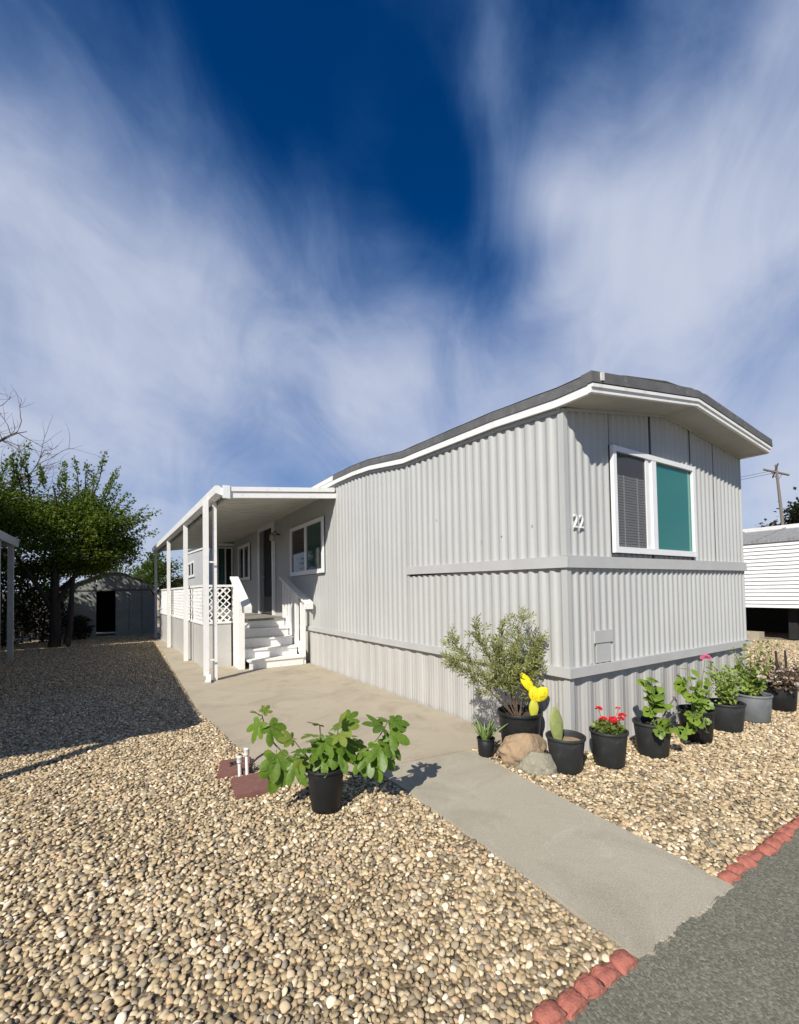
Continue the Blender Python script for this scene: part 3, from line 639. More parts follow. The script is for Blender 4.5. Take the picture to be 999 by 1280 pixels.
MB().box((-2.045, DY0-.015, .002), (-1.985, DY0+.045, 1.655)).build('corner_post', M_DSK, dk)

# ---------------------------------------------------------------- porch steps
stp = thing('porch_steps', (-.85, 6.4, 0), 'white painted wooden steps with sloping handrails up to the porch', 'steps')
rise, run, SY = .186, .285, 6.40
for i in range(5):
    y = SY+i*run; z = (i+1)*rise
    x0, x1 = (-1.33, -.24) if i else (-1.30, -.20)
    MB().box((x0, y, z-rise+.003), (x1, y+.02, z-.036)).build('riser', M_WHITE, stp)
    if i < 4: MB().box((x0-.02, y-.025, z-.036), (x1+.02, y+run-.003, z)).build('tread', M_WHITE, stp)
    else: MB().box((x0-.02, y-.025, z-.036), (x1+.02, 7.78, z)).build('landing', M_DECK, stp)
def handrail(x0, x1, boards, end_y, cap0, cap1, solid):
    sl_ = (cap1[1]-cap0[1])/(cap1[0]-cap0[0])
    top = lambda y: cap0[1]+(y-cap0[0])*sl_-.045
    xm = (x0+x1)/2
    for i, (a, b) in enumerate(boards):
        s_ = MB(); zb = .003 if solid else .35+i*.0
        s_.loft([[(x0+.012, a, zb), (x1-.012, a, zb), (x1-.012, b, zb), (x0+.012, b, zb)], [(x0+.012, a, top(a)), (x1-.012, a, top(a)), (x1-.012, b, top(b)), (x0+.012, b, top(b))]])
        s_.build('board', M_WHITE, stp)
    MB().box((x0, end_y, .003), (x1, end_y+.09, top(end_y))).build('end_post', M_WHITE, stp)
    c = MB(); c.bar([(xm-.085, cap0[0], cap0[1]-.02), (xm-.085, cap1[0], cap1[1]-.02)], (.17, 0, 0), (0, 0, .045))
    c.loft([[(xm-.085, cap0[0]-.05, cap0[1]-.13), (xm+.085, cap0[0]-.05, cap0[1]-.13), (xm+.085, cap0[0], cap0[1]-.12), (xm-.085, cap0[0], cap0[1]-.12)],
            [(xm-.085, cap0[0]-.06, cap0[1]-.01), (xm+.085, cap0[0]-.06, cap0[1]-.01), (xm+.085, cap0[0]+.02, cap0[1]+.025), (xm-.085, cap0[0]+.02, cap0[1]+.025)]])
    c.build('handrail_cap', M_WHITE, stp)
handrail(-1.47, -1.36, [(6.62+i*.105, 6.62+i*.105+.10) for i in range(6)], 6.52, (6.10, 1.27), (7.22, 1.85), True)
handrail(-.225, -.135, [(6.80, 6.9), (7.02, 7.12), (7.24, 7.34), (7.46, 7.56), (7.68, 7.78)], 6.42, (6.12, 1.30), (7.85, 1.88), False)
MB().bar([(-.21, 6.46, .10), (-.21, 7.78, .98)], (.04, 0, 0), (0, 0, .2)).build('stringer', M_WHITE, stp)
# ---------------------------------------------------------------- things by the walkway
def paver(c, a, w, l, h, label):
    bm = bmesh.new(); bmesh.ops.create_cube(bm, size=1)
    for v in bm.verts: v.co = Vector((v.co.x*w, v.co.y*l, v.co.z*h))
    bmesh.ops.bevel(bm, geom=bm.edges[:], offset=.008, segments=2, affect='EDGES')
    me = bpy.data.meshes.new('paver'); bm.to_mesh(me); bm.free(); me.materials.append(M_PAVER)
    o = bpy.data.objects.new('paver', me); col.objects.link(o); o.location = c; o.rotation_euler = (R(1.5), R(-1), a); tag(o, label, 'paver', None); return o
paver((-2.545, .985, .012), R(-4), .27, .34, .05, 'reddish brown rectangular paver lying beside the fig pot')
paver((-2.575, 1.44, .006), R(-14), .26, .33, .05, 'reddish brown paver dotted with pebbles behind the white pipes')
def riser(x, y, h, label, cap):
    t = thing('irrigation_riser', (x, y, 0), label, 'pipe')
    MB().tube([(x, y, -.03), (x-.004, y, h)], .014, 12).build('pipe', M_PVC, t)
    MB().lathe([(.001, 0), (.019, 0), (.021, .01), (.021, cap-.012), (.023, cap-.01), (.023, cap), (.001, cap)], (x-.004, y, h-.01), 14).build('cap', M_PVC, t)
    return t
riser(-2.585, 1.20, .14, 'short white plastic irrigation pipe standing between the pavers', .055)
t = riser(-2.535, 1.165, .20, 'tall white plastic irrigation pipe between the pavers with a black tube for its shadow', .06)
MB().tube([(-2.535, 1.165, .11), (-2.50, 1.16, .12), (-2.45, 1.165, .155), (-2.40, 1.18, .17)], .008, 6).build('shadow_tube', M_BLACK, t)  # black tube takes the place of the pipe's dark cast shadow
wv = [(-2.585-.05*math.sin(i*.8)-.02, 1.24+.03*math.cos(i*.8), .10+.03*math.sin(i*.5)+.012*i*.3) for i in range(16)]
w_ = MB().tube(wv+[(-2.56, 1.22, .02)], .006, 5).build('wire_coil', M_BLACK, None); tag(w_, 'dark coil of wire behind the white irrigation pipes', 'wire')
def rock(name, c, s, seed, mat, label, rz=0):
    bm = bmesh.new(); bmesh.ops.create_icosphere(bm, subdivisions=5, radius=1)
    for v in bm.verts:
        p = v.co.copy(); o = Vector((seed*3.1, seed, 0))
        d = 1+.28*mnoise.noise(p*.9+o)+.14*mnoise.noise(p*2.2+o)+.07*mnoise.noise(p*4.3+o)+.045*abs(mnoise.noise(p*8+o))+.03*mnoise.noise(p*15+o)
        q = p*d
        for pl in ((.7, -.5, .5), (-.4, -.8, .5), (.1, .3, .95)):
            n = Vector(pl).normalized(); e = q.dot(n)-.82
            if e > 0: q -= n*e*.7
        v.co = Vector((q.x*s[0], q.y*s[1], q.z*s[2]))
    for f in bm.faces: f.smooth = True
    me = bpy.data.meshes.new(name); bm.to_mesh(me); bm.free(); me.materials.append(mat)
    o = bpy.data.objects.new(name, me); col.objects.link(o); o.location = c; o.rotation_euler = (0, 0, rz); return tag(o, label, 'rock')
rock('boulder', (-.425, .18, .09), (.225, .15, .16), 2, M_ROCKB, 'rounded tan brown boulder in front of the large black pot', R(-20))
rock('rock', (-.455, -.03, .03), (.19, .105, .12), 5, M_ROCKG, 'lichen grey pointed rock leaning against the brown boulder', R(-40))

# ---------------------------------------------------------------- pots and plants
def pot(parent, c, r, h, mat, soil=M_SOIL, soilz=.82, taper=.78, rim=.006):
    x, y = c; rb = r*taper
    p = MB(); p.lathe([(.001, .004), (rb-.012, .004), (rb, .016), (rb+(r-rb)*.9, h*.9), (r-.003, h*.91), (r+rim, h*.925), (r+rim+.002, h*.985), (r+rim-.004, h), (r-.004, h), (r-.009, h*.95), (rb+(r-rb)*soilz-.012, h*soilz-.03)], (x, y, -.004), 36)
    po = p.build('pot', mat, parent)
    s = MB(); rs = rb+(r-rb)*soilz-.008; rings = []
    for k in range(5):
        rr = rs*(k+.02)/4
        rings.append([(x+rr*math.cos(j*2*math.pi/20), y+rr*math.sin(j*2*math.pi/20), h*soilz-.02+.012*mnoise.noise(Vector((rr*30*math.cos(j), rr*30*math.sin(j), 1)))) for j in range(20)])
    s.loft(rings, False, True); s.build('soil', soil, parent)
    return po
def leaf_mesh(name, outline, mat, fold=.12, droop=.18, seg=1):
    """outline: half outline (x = length, y = half width); folded along the midrib, drooping to the tip"""
    pts = [(x, y) for x, y in outline]; n = len(pts); v = []; f = []
    L = max(x for x, y in pts)
    zz = lambda x, y: -droop*(x/L)**2*L+fold*abs(y)
    xs = sorted(set([p[0] for p in pts]))
    for i, (x, y) in enumerate(pts): v += [(x, y, zz(x, y)), (x, -y, zz(x, y))]
    c0 = len(v); mid = []
    mx = [min(L, max(0, p[0])) for p in pts]
    for i, (x, y) in enumerate(pts): v.append((mx[i]*.92, 0, zz(mx[i]*.92, 0)))
    for i in range(n-1):
        f.append((2*i, 2*(i+1), c0+i+1, c0+i)); f.append((2*i+1, c0+i, c0+i+1, 2*(i+1)+1))
    me = bpy.data.meshes.new(name); me.from_pydata(v, [], f); me.polygons.foreach_set('use_smooth', [True]*len(f)); me.materials.append(mat); me.update(); return me
def lobed_leaf(name, lobes, mat, droop=.22, fold=.10):
    """palmate leaf: lobes = (angle, length, width); blade built as a fan of lobes round the stalk joint"""
    v = [(0.0, 0, 0)]; f = []
    out = []
    for k, (a, L, w) in enumerate(lobes):
        ca, sa = math.cos(a), math.sin(a)
        for t, s in ((.50, -1.05), (.70, -1.12), (.89, -.70), (1.0, 0), (.89, .70), (.70, 1.12), (.50, 1.05)):
            x = L*t*ca-w*s*sa; y = L*t*sa+w*s*ca; out.append((x, y))
    out = [(-.10, -.10)]+out+[(-.10, .10)]
    z = lambda x, y: -droop*(x*x+y*y)+fold*abs(y)*(1 if x > 0 else .5)+.03*math.sin(9*math.atan2(y, x+.2))
    for x, y in out: v.append((x, y, z(x, y)))
    mid = []
    for x, y in out: v.append((x*.45, y*.45, z(x*.45, y*.45)))
    n = len(out)
    for i in range(n-1):
        f.append((1+i, 2+i, n+2+i, n+1+i)); f.append((n+1+i, n+2+i, 0))
    me = bpy.data.meshes.new(name); me.from_pydata(v, [], f); me.polygons.foreach_set('use_smooth', [True]*len(f)); me.materials.append(mat); me.update(); return me
FIGL = [[(-1.75, .50, .15), (-.80, .80, .17), (0, 1.0, .19), (.80, .80, .17), (1.75, .50, .15)],
        [(-1.65, .45, .14), (-.70, .86, .15), (0.05, 1.0, .17), (.72, .78, .16), (1.6, .48, .14)],
        [(-.9, .66, .18), (0, 1.0, .22), (.9, .70, .18)]]
def place_leaf(parent, me, p, d, up_, size, name='leaf'):
    d = Vector(d).normalized(); u = Vector(up_); s = u.cross(d)
    if s.length < 1e-3: s = Vector((1, 0, 0)).cross(d)
    s.normalize(); n = d.cross(s).normalized()
    mtx = Matrix((d, s, n)).transposed().to_4x4(); mtx = Matrix.Translation(p) @ mtx @ Matrix.Scale(size, 4)
    return mesh_obj(name, me, parent, mtx)
def bez(pts, n=10):
    P = [Vector(p) for p in pts]; out = []
    for i in range(n+1):
        t = i/n; q = P[:]
        while len(q) > 1: q = [a.lerp(b, t) for a, b in zip(q, q[1:])]
        out.append(q[0])
    return out
# --- fig in a black pot
FX, FY = -2.19, .35
fig = thing('potted_fig', (FX, FY, 0), 'young fig tree with big lobed leaves in a black pot on gravel', 'potted plant')
pot(fig, (FX, FY), .128, .30, M_POT, soilz=.9)
fl = [lobed_leaf('leaf', l, M_FIG) for l in FIGL]; fly = [lobed_leaf('leaf', l, M_FIGY) for l in FIGL]
random.seed(5)
toward = (Vector((CX, CY, 1.2))-Vector((FX, FY, .4))).normalized()
branches = [[(-2.20, .36, .26), (-2.36, .43, .33), (-2.54, .52, .40), (-2.57, .56, .66)],
            [(-2.19, .34, .26), (-2.22, .36, .42), (-2.23, .35, .58)],
            [(-2.16, .33, .26), (-2.12, .30, .42), (-2.13, .27, .56)],
            [(-2.15, .33, .27), (-2.02, .25, .34), (-1.90, .16, .40), (-1.83, .10, .60)],
            [(-2.17, .36, .26), (-2.05, .42, .40), (-1.98, .50, .52)],
            [(-2.23, .33, .26), (-2.34, .36, .40), (-2.40, .40, .50)]]
for b in branches: MB().tube(bez(b, 12), [.009-.0055*i/12 for i in range(13)], 7).build('stem', M_GSTEM, fig)
FL = [  # position of the leaf joint, where the leaf points, size, kind
 ((-2.575, .57, .655), (-.3, -.3, .25), .10, 1), ((-2.57, .56, .64), (-.55, .1, -.75), .17, 0), ((-2.55, .54, .61), (.45, -.35, -.45), .19, 0), ((-2.58, .57, .65), (.4, .1, .3), .09, 1),
 ((-2.49, .50, .42), (-.1, -.35, -.75), .20, 0), ((-2.46, .47, .38), (-.25, -.35, -.8), .24, 0), ((-2.40, .45, .36), (.3, -.45, -.6), .20, 0), ((-2.43, .46, .35), (-.3, -.2, -.9), .16, 2),
 ((-2.35, .42, .38), (-.1, -.5, -.3), .13, 1), ((-2.38, .40, .50), (-.4, -.2, .2), .12, 1), ((-2.33, .37, .44), (-.4, -.4, .1), .12, 0),
 ((-2.25, .35, .52), (-.5, -.3, .1), .14, 1), ((-2.23, .35, .57), (-.2, -.4, .4), .12, 1), ((-2.22, .34, .50), (.1, -.6, -.2), .16, 0), ((-2.22, .36, .44), (-.5, -.4, -.2), .15, 0),
 ((-2.20, .33, .40), (-.2, -.6, -.5), .16, 0), ((-2.13, .27, .56), (.2, -.3, .55), .13, 1), ((-2.13, .28, .55), (.5, -.2, .2), .14, 1), ((-2.12, .29, .50), (.25, -.55, -.45), .19, 0), ((-2.11, .30, .46), (.4, -.5, -.6), .20, 0),
 ((-2.13, .27, .54), (-.1, -.6, -.1), .14, 1), ((-2.12, .29, .42), (.1, -.6, -.5), .17, 0), ((-2.02, .25, .36), (.3, -.5, .1), .13, 2), ((-2.0, .24, .37), (.1, -.5, -.6), .15, 0),
 ((-1.93, .18, .40), (-.2, -.45, -.6), .17, 0), ((-1.88, .14, .47), (-.1, -.45, -.4), .21, 0), ((-1.86, .13, .50), (.4, -.3, -.6), .20, 0), ((-1.84, .11, .56), (-.5, -.1, .25), .18, 0), ((-1.83, .10, .60), (.5, -.1, .0), .15, 0),
 ((-1.84, .11, .54), (.45, -.3, -.3), .18, 0), ((-1.87, .14, .44), (.15, -.45, -.75), .19, 0), ((-1.92, .17, .38), (.05, -.3, -.9), .19, 0), ((-1.83, .10, .58), (.1, .5, .1), .14, 0), ((-1.87, .13, .42), (.4, -.1, -.8), .17, 0),
 ((-1.99, .50, .52), (.4, .1, .2), .14, 0), ((-2.0, .48, .50), (0, .5, .1), .15, 0), ((-2.03, .45, .44), (.5, .2, -.1), .16, 0), ((-2.06, .42, .40), (-.1, .5, .1), .15, 0), ((-1.97, .40, .40), (.5, -.1, -.2), .15, 0),
 ((-2.17, .36, .40), (-.3, .5, .2), .14, 0), ((-2.20, .40, .44), (-.1, .6, .1), .14, 0)]
for p, d, s, k in FL:
    me = fly[random.randrange(3)] if k == 1 else (fl[2] if k == 2 else fl[random.randrange(2)])
    d = Vector(d)+Vector([random.uniform(-.12, .12) for _ in range(3)])
    n = (toward*.55+Vector((0, 0, .8))+Vector([random.uniform(-.4, .4) for _ in range(3)])).normalized()
    q = Vector(p)-d.normalized()*.0
    o = place_leaf(fig, me, q+d.normalized()*.035, d, n, s*.88)
pet = MB()
for p, d, s, k in FL: pet.tube([p, Vector(p)+Vector(d).normalized()*.04], .0022, 4)
pet.build('petioles', M_GSTEM, fig, 'stuff')
def sprig_foliage(center, rx, ry, rz_, n, lsize, lwid, bias=(0, 0, 1), hollow=.0, seed=0, drop=0, jitter=1.0, lobed=False):
    """n small leaves spread in a lumpy cloud, folded along the midrib"""
    g = np.random.default_rng(seed); mb = MB()
    c = Vector(center)
    for i in range(n):
        while True:
            q = Vector(g.uniform(-1, 1, 3))
            if hollow <= q.length <= 1: break
        w = mnoise.noise(q*2.3+Vector((seed, 0, 0)))
        if w < -.18: continue
        p = c+Vector((q.x*rx, q.y*ry, q.z*rz_))
        d = (Vector((q.x, q.y, q.z))*.7+Vector(g.normal(0, .5*jitter, 3))+Vector(bias)*.4-Vector((0, 0, drop))).normalized()
        leaf(mb, p, d, Vector(g.normal(0, .5, 3))+Vector((0, 0, 1)), lsize*g.uniform(.6, 1.25), lwid)
    return mb
def leaf(mb, p, d, u, L, w):
    s = Vector(u).cross(d)
    if s.length < 1e-4: s = Vector((1, 0, 0))
    s = s.normalized()*L*w; n = Vector(d).cross(s).normalized()*L*.10
    p = Vector(p); e = p+Vector(d)*L; m_ = p+Vector(d)*L*.5
    mb.add([p, m_+s+n, e, m_-s+n], [(0, 1, 2), (0, 2, 3)])
# --- large pot: willowy shrub and yellow cactus pads
LX, LY = -.27, .345
wil = thing('potted_shrub', (LX, LY, 0), 'tall feathery grey green shrub with yellow cactus pads in the largest black pot', 'potted plant')
pot(wil, (LX, LY), .195, .385, M_POT, soilz=.88, taper=.82, rim=.010)
stems = [[(-.32, .38, .33), (-.42, .46, .55), (-.62, .58, .85), (-.80, .66, 1.02)], [(-.31, .36, .33), (-.40, .42, .6), (-.52, .50, .9), (-.60, .53, 1.12)], [(-.29, .35, .33), (-.30, .38, .6), (-.34, .40, .9), (-.22, .30, 1.24)],
         [(-.27, .34, .33), (-.24, .33, .6), (-.2, .30, .85), (-.13, .24, 1.0)], [(-.33, .36, .33), (-.48, .42, .52), (-.66, .52, .72), (-.84, .60, .88)], [(-.28, .37, .33), (-.33, .41, .55), (-.40, .44, .85), (-.40, .42, 1.14)],
         [(-.26, .36, .33), (-.18, .36, .55), (-.12, .34, .75), (-.10, .28, .86)], [(-.30, .33, .33), (-.36, .34, .55), (-.46, .38, .75), (-.52, .40, .95)], [(-.30, .34, .33), (-.33, .33, .5), (-.36, .33, .7), (-.36, .32, .92)]]
g = np.random.default_rng(3); fo = MB()
for s_ in stems:
    b = bez(s_, 14); MB().tube(b, [.008-.006*i/14 for i in range(15)], 6).build('stem', M_STEM, wil)
    for i in range(5, 15):
        for k in range(4):
            base = b[i]; dd = ((b[i]-b[i-1]).normalized()*.9+Vector(g.normal(0, .6, 3))).normalized(); L = g.uniform(.07, .17)
            if base.x+dd.x*L > -.06: dd.x = -abs(dd.x)
            tip = base+dd*L
            fo.tube([base, tip], [.0022, .0012], 3)
            for q in range(13):
                t = .15+.85*q/12; pp = base.lerp(tip, t); ang = q*2.4
                u = dd.cross(Vector((0, 0, 1))).normalized(); v_ = dd.cross(u)
                ld = (dd*.75+(u*math.cos(ang)+v_*math.sin(ang))*.75+Vector(g.normal(0, .12, 3))).normalized()
                leaf(fo, pp, ld, (u*math.sin(ang)-v_*math.cos(ang)), g.uniform(.034, .062), .125)
fo.build('foliage', M_OLE, wil, 'stuff')
def pad(parent, base, d, nrm, L, wd, th, mat, spines=0, name='cactus_pad', sl=.03):
    d = Vector(d).normalized(); s = Vector(nrm).cross(d).normalized(); n = d.cross(s).normalized(); base = Vector(base); rings = []
    for i in range(13):
        t = i/12; w = wd*max(.10, math.sin(math.pi*(.10+.88*t**1.08)))**.62; hh = th*(.5+.5*math.sin(math.pi*t)) if t < 1 else .001
        if t == 1: w = wd*.25
        rings.append([base+d*L*t+s*w*math.cos(j*math.pi/7)+n*hh*math.sin(j*math.pi/7) for j in range(14)])
    o = MB().loft(rings, True, True).build(name, mat, parent)
    if spines:
        sp = MB(); g2 = random.Random(int(L*1000))
        for i in range(spines):
            t = g2.uniform(.15, .98); a = g2.uniform(0, 6.28); w = wd*math.sin(math.pi*(.06+.94*t)**.85)*g2.uniform(.2, 1)
            p = base+d*L*t+s*w*math.cos(a)+n*th*.9*math.sin(a)
            q = (n*math.sin(a)+s*math.cos(a)*.6+d*g2.uniform(-.2, .7)).normalized()*g2.uniform(.5, 1)*sl
            sp.tube([p, p+q], [.0012, .0005], 3)
        sp.build('spines', M_SPINE, o, 'stuff')
    return o
camside = Vector((-.53, -.85, 0))
pad(wil, (-.205, .235, .33), (.02, 0, 1), camside, .17, .045, .014, M_YELG)
pad(wil, (-.20, .23, .48), (0, -.02, 1), camside, .13, .052, .016, M_YEL, 60, sl=.035)
pad(wil, (-.215, .24, .57), (-.45, .3, .9), camside, .19, .046, .016, M_YEL, 60, sl=.035)
pad(wil, (-.19, .225, .49), (.75, -.42, .75), camside, .15, .062, .02, M_YEL, 70, sl=.03)
# --- small strappy succulent
AX, AY = -.595, .455
ag = thing('potted_succulent', (AX, AY, 0), 'small strappy aloe-like plant in the smallest black pot by the slab', 'potted plant')
pot(ag, (AX, AY), .078, .165, M_POT, soilz=.9, taper=.88, rim=.004)
random.seed(9)
for i in range(20):
    a = i*2.4+random.uniform(-.3, .3); tilt = .12+.72*(i/20); L = random.uniform(.15, .25); w = random.uniform(.017, .025)
    d0 = Vector((math.cos(a)*math.sin(tilt), math.sin(a)*math.sin(tilt), math.cos(tilt))); s = Vector((-math.sin(a), math.cos(a), 0)); rings = []
    p = Vector((AX+.018*math.cos(a), AY+.018*math.sin(a), .145))
    for k in range(7):
        t = k/6; ww = w*(1-t**1.7)+.0012; n = s.cross(d0).normalized()
        rings.append([p+s*ww+n*ww*.35, p-n*.004, p-s*ww+n*ww*.35, p-n*.001+n*ww*.05])
        p = p+d0*L/6; d0 = (d0+Vector((math.cos(a), math.sin(a), -.25))*.055).normalized()
    MB().loft(rings, True, True).build('leaf', M_AGAVE, ag)
# --- single cactus pad
KX, KY = -.272, -.155
ck = thing('potted_cactus', (KX, KY, 0), 'single upright prickly pear pad in a black pot of tan soil', 'potted plant')
pot(ck, (KX, KY), .152, .29, M_POTG, soil=M_SOILT, soilz=.87, taper=.8)
pad(ck, (KX-.045, KY+.035, .23), (-.10, .05, 1), camside+Vector((.25, 0, 0)), .29, .062, .018, M_CACT, 30, sl=.012)
pad(ck, (KX-.052, KY+.04, .50), (.35, .1, 1), camside, .05, .006, .004, M_CACT)
# --- red geranium
GX, GY = .125, -.285
ge = thing('potted_geranium', (GX, GY, 0), 'low red geranium in a black pot beside the cactus pot', 'potted plant')
pot(ge, (GX, GY), .148, .30, M_POTG, soilz=.9, taper=.8)
sprig_foliage((GX, GY, .30), .12, .12, .055, 330, .045, .45, seed=4).build('foliage', leafmat('geranium_leaf', (.07, .11, .02), (.20, .24, .06), 8), ge, 'stuff')
def bloom(parent, c, r, n, mat, seed, name='flower', flat=.6):
    g = np.random.default_rng(seed); mb = MB()
    for i in range(n):
        q = Vector(g.normal(0, 1, 3)).normalized(); q.z = abs(q.z)*flat
        p = Vector(c)+q*r*.35
        d = q; u = Vector(g.normal(0, 1, 3)); s = u.cross(d).normalized()*r*.45; e = p+d*r*.75
        mb.add([p, p.lerp(e, .6)+s, e+s*.3, e-s*.3, p.lerp(e, .6)-s], [(0, 1, 2, 3, 4)])
    return mb.build(name, mat, parent)
for i, (x, y, z, r) in enumerate([(.06, -.24, .47, .032), (.08, -.27, .385, .034), (.14, -.32, .365, .042), (.165, -.30, .38, .034), (.235, -.34, .405, .036), (.25, -.30, .455, .022), (.12, -.33, .37, .034), (.205, -.35, .385, .03)]):
    MB().tube([(GX+(x-GX)*.4, GY+(y-GY)*.4, .29), (x, y, z)], .003, 4).build('flower_stem', M_GSTEM, ge)
    bloom(ge, (x, y, z), r, 26, M_RED, 20+i)
# --- broad-leaved plants (each leaf its own piece)
OV = [[(0, .02), (.12, .22), (.32, .36), (.55, .32), (.78, .18), (.93, .06), (1.0, .0)], [(0, .02), (.15, .16), (.4, .25), (.65, .22), (.85, .1), (1.0, 0)]]
hl = [leaf_mesh('leaf', o, M_HIB) for o in OV]+[lobed_leaf('leaf', [(-1.2, .6, .22), (-.45, .8, .22), (0.1, 1.0, .24), (.6, .8, .22), (1.2, .6, .2)], M_HIB)]
def leafy(parent, base, stems_, nper, size, seed, kinds, extra=()):
    rr = random.Random(seed)
    for s_ in stems_:
        b = bez([base]+s_, 10); MB().tube(b, [.006-.004*i/10 for i in range(11)], 6).build('stem', M_GSTEM if rr.random() < .6 else M_STEM, parent)
        for k in range(nper):
            i = 3+int((k/nper)*8); i = min(i, 10); p = b[i]; a = rr.uniform(0, 6.28)
            d = Vector((math.cos(a), math.sin(a)*.7-.3, rr.uniform(-1.0, .4)))
            n = Vector((-.5, -.6, .8))+Vector([rr.uniform(-.95, .95) for _ in range(3)])
            place_leaf(parent, hl[rr.choice(kinds)], p+Vector([rr.uniform(-.03, .03) for _ in range(3)]), d, n, size*rr.uniform(.5, 1.15))
HX, HY = .66, -.365
hb = thing('potted_hibiscus', (HX, HY, 0), 'leggy broad leaved plant arching over the rim of its black pot beside the geranium', 'potted plant')
pot(hb, (HX, HY), .155, .30, M_POTG, soilz=.88, taper=.8)
leafy(hb, (HX, HY, .27), [[(.70, -.34, .5), (.72, -.34, .72)], [(.66, -.33, .5), (.64, -.33, .66)], [(.74, -.38, .45), (.80, -.40, .62)]], 4, .15, 3, [2, 2, 0])
leafy(hb, (HX, HY, .28), [[(.62, -.48, .36), (.60, -.54, .24)], [(.72, -.48, .36), (.74, -.55, .22)], [(.55, -.44, .34), (.50, -.50, .27)]], 5, .10, 8, [2, 0])
for a, b, c in [((.70, -.40, .26), (.80, -.43, .40), (.88, -.46, .50)), ((.76, -.42, .26), (.80, -.44, .33), (.92, -.48, .36)), ((.62, -.36, .26), (.72, -.42, .36), (.78, -.46, .30))]:
    MB().tube(bez((a, b, c), 8), [.006]*9, 6).build('bare_stem', M_GBARK, hb)
LX2, LY2 = 1.375, -.405
lp = thing('potted_rose', (LX2, LY2, 0), 'bright green bush with a pink bloom in a black pot, leaves trailing down its side', 'potted plant')
pot(lp, (LX2, LY2), .158, .31, M_POT, soilz=.88, taper=.8)
leafy(lp, (LX2, LY2, .28), [[(1.25, -.36, .5), (1.2, -.34, .66)], [(1.36, -.38, .5), (1.36, -.36, .70)], [(1.44, -.42, .5), (1.48, -.42, .60)], [(1.28, -.45, .42), (1.18, -.48, .46)], [(1.46, -.45, .42), (1.55, -.48, .50)], [(1.33, -.46, .45), (1.32, -.50, .58)]], 8, .105, 5, [0, 0, 1, 2])
leafy(lp, (LX2, LY2, .29), [[(1.22, -.52, .34), (1.15, -.60, .14)], [(1.15, -.50, .32), (1.02, -.55, .24)], [(1.05, -.5, .3), (.98, -.56, .28)]], 5, .10, 6, [2, 2, 0])
MB().tube(bez(((1.40, -.42, .3), (1.50, -.42, .6), (1.56, -.42, .76)), 8), .003, 5).build('flower_stem', M_GSTEM, lp)
bloom(lp, (1.565, -.425, .775), .045, 34, M_PINK, 41, flat=1)
MX, MY = 1.98, -.42
mbk = thing('potted_bush', (MX, MY, 0), 'airy fine leaved bush in a grey pot between two flowering pots', 'potted plant')
pot(mbk, (MX, MY), .165, .29, M_POTG, soilz=.85, taper=.85)
def bush(parent, base, tips, mat, n, ls, lw, seed, smat=M_STEM):
    g = np.random.default_rng(seed); mb = MB()
    for t in tips:
        mid = (Vector(base)+Vector(t))*.5+Vector(g.normal(0, .03, 3)); b = bez((base, mid, t), 10)
        MB().tube(b, [.0045-.003*i/10 for i in range(11)], 5).build('stem', smat, parent)
        for k in range(n):
            i = min(10, 3+int(8*(k/n))); p = b[i]+Vector(g.normal(0, .028, 3))
            d = (Vector(g.normal(0, 1, 3))+Vector((0, 0, .5))).normalized()
            leaf(mb, p, d, Vector(g.normal(0, .6, 3))+Vector((0, 0, 1)), ls*g.uniform(.6, 1.3), lw)
    return mb.build('foliage', mat, parent, 'stuff')
rr = random.Random(2)
bush(mbk, (MX, MY, .26), [(MX+rr.uniform(-.16, .2), MY+rr.uniform(-.16, .12), rr.uniform(.40, .66)) for _ in range(16)], M_BUSH, 46, .042, .32, 5)
QX, QY = 2.59, -.445
pk = thing('potted_pelargonium', (QX, QY, 0), 'tall green bush with pink flowers in a pale grey blue pot', 'potted plant')
pot(pk, (QX, QY), .168, .30, M_POTB, soilz=.9, taper=.88)
bush(pk, (QX, QY, .27), [(QX+rr.uniform(-.16, .2), QY+rr.uniform(-.14, .14), rr.uniform(.36, .58)) for _ in range(15)], M_BUSH, 46, .05, .40, 6)
bush(pk, (QX, QY, .27), [(QX+rr.uniform(-.14, .26), QY+rr.uniform(-.12, .2), rr.uniform(.66, .90)) for _ in range(8)], leafmat('tall_shoot_leaf', (.10, .15, .03), (.25, .30, .09), 6), 30, .05, .36, 7)
for i, (x, y, z) in enumerate([(2.74, -.52, .50), (2.50, -.56, .50), (2.66, -.5, .62)]): bloom(pk, (x, y, z), .04, 26, M_PINK if i == 0 else M_PALE, 50+i)
UX, UY = 3.36, -.445
pu = thing('potted_dark_shrub', (UX, UY, 0), 'purplish brown shrub with pale blossoms and two cut stubs in a black pot', 'potted plant')
pot(pu, (UX, UY), .165, .30, M_POT, soilz=.9, taper=.88)
bush(pu, (UX, UY, .27), [(UX+rr.uniform(-.26, .34), UY+rr.uniform(-.2, .16), rr.uniform(.30, .56)) for _ in range(26)], M_PURP, 40, .045, .36, 9)
for i in range(16): bloom(pu, (UX+rr.uniform(-.22, .3), UY+rr.uniform(-.24, .02), rr.uniform(.34, .52)), .026, 9, M_PALE, 60+i)
for x, y in ((UX+.02, UY+.03), (UX+.15, UY-.02)): MB().tube([(x, y, .3), (x+.005, y, .52), (x-.01, y, .70)], [.014, .013, .011], 7).build('cut_stem', M_BARK, pu)

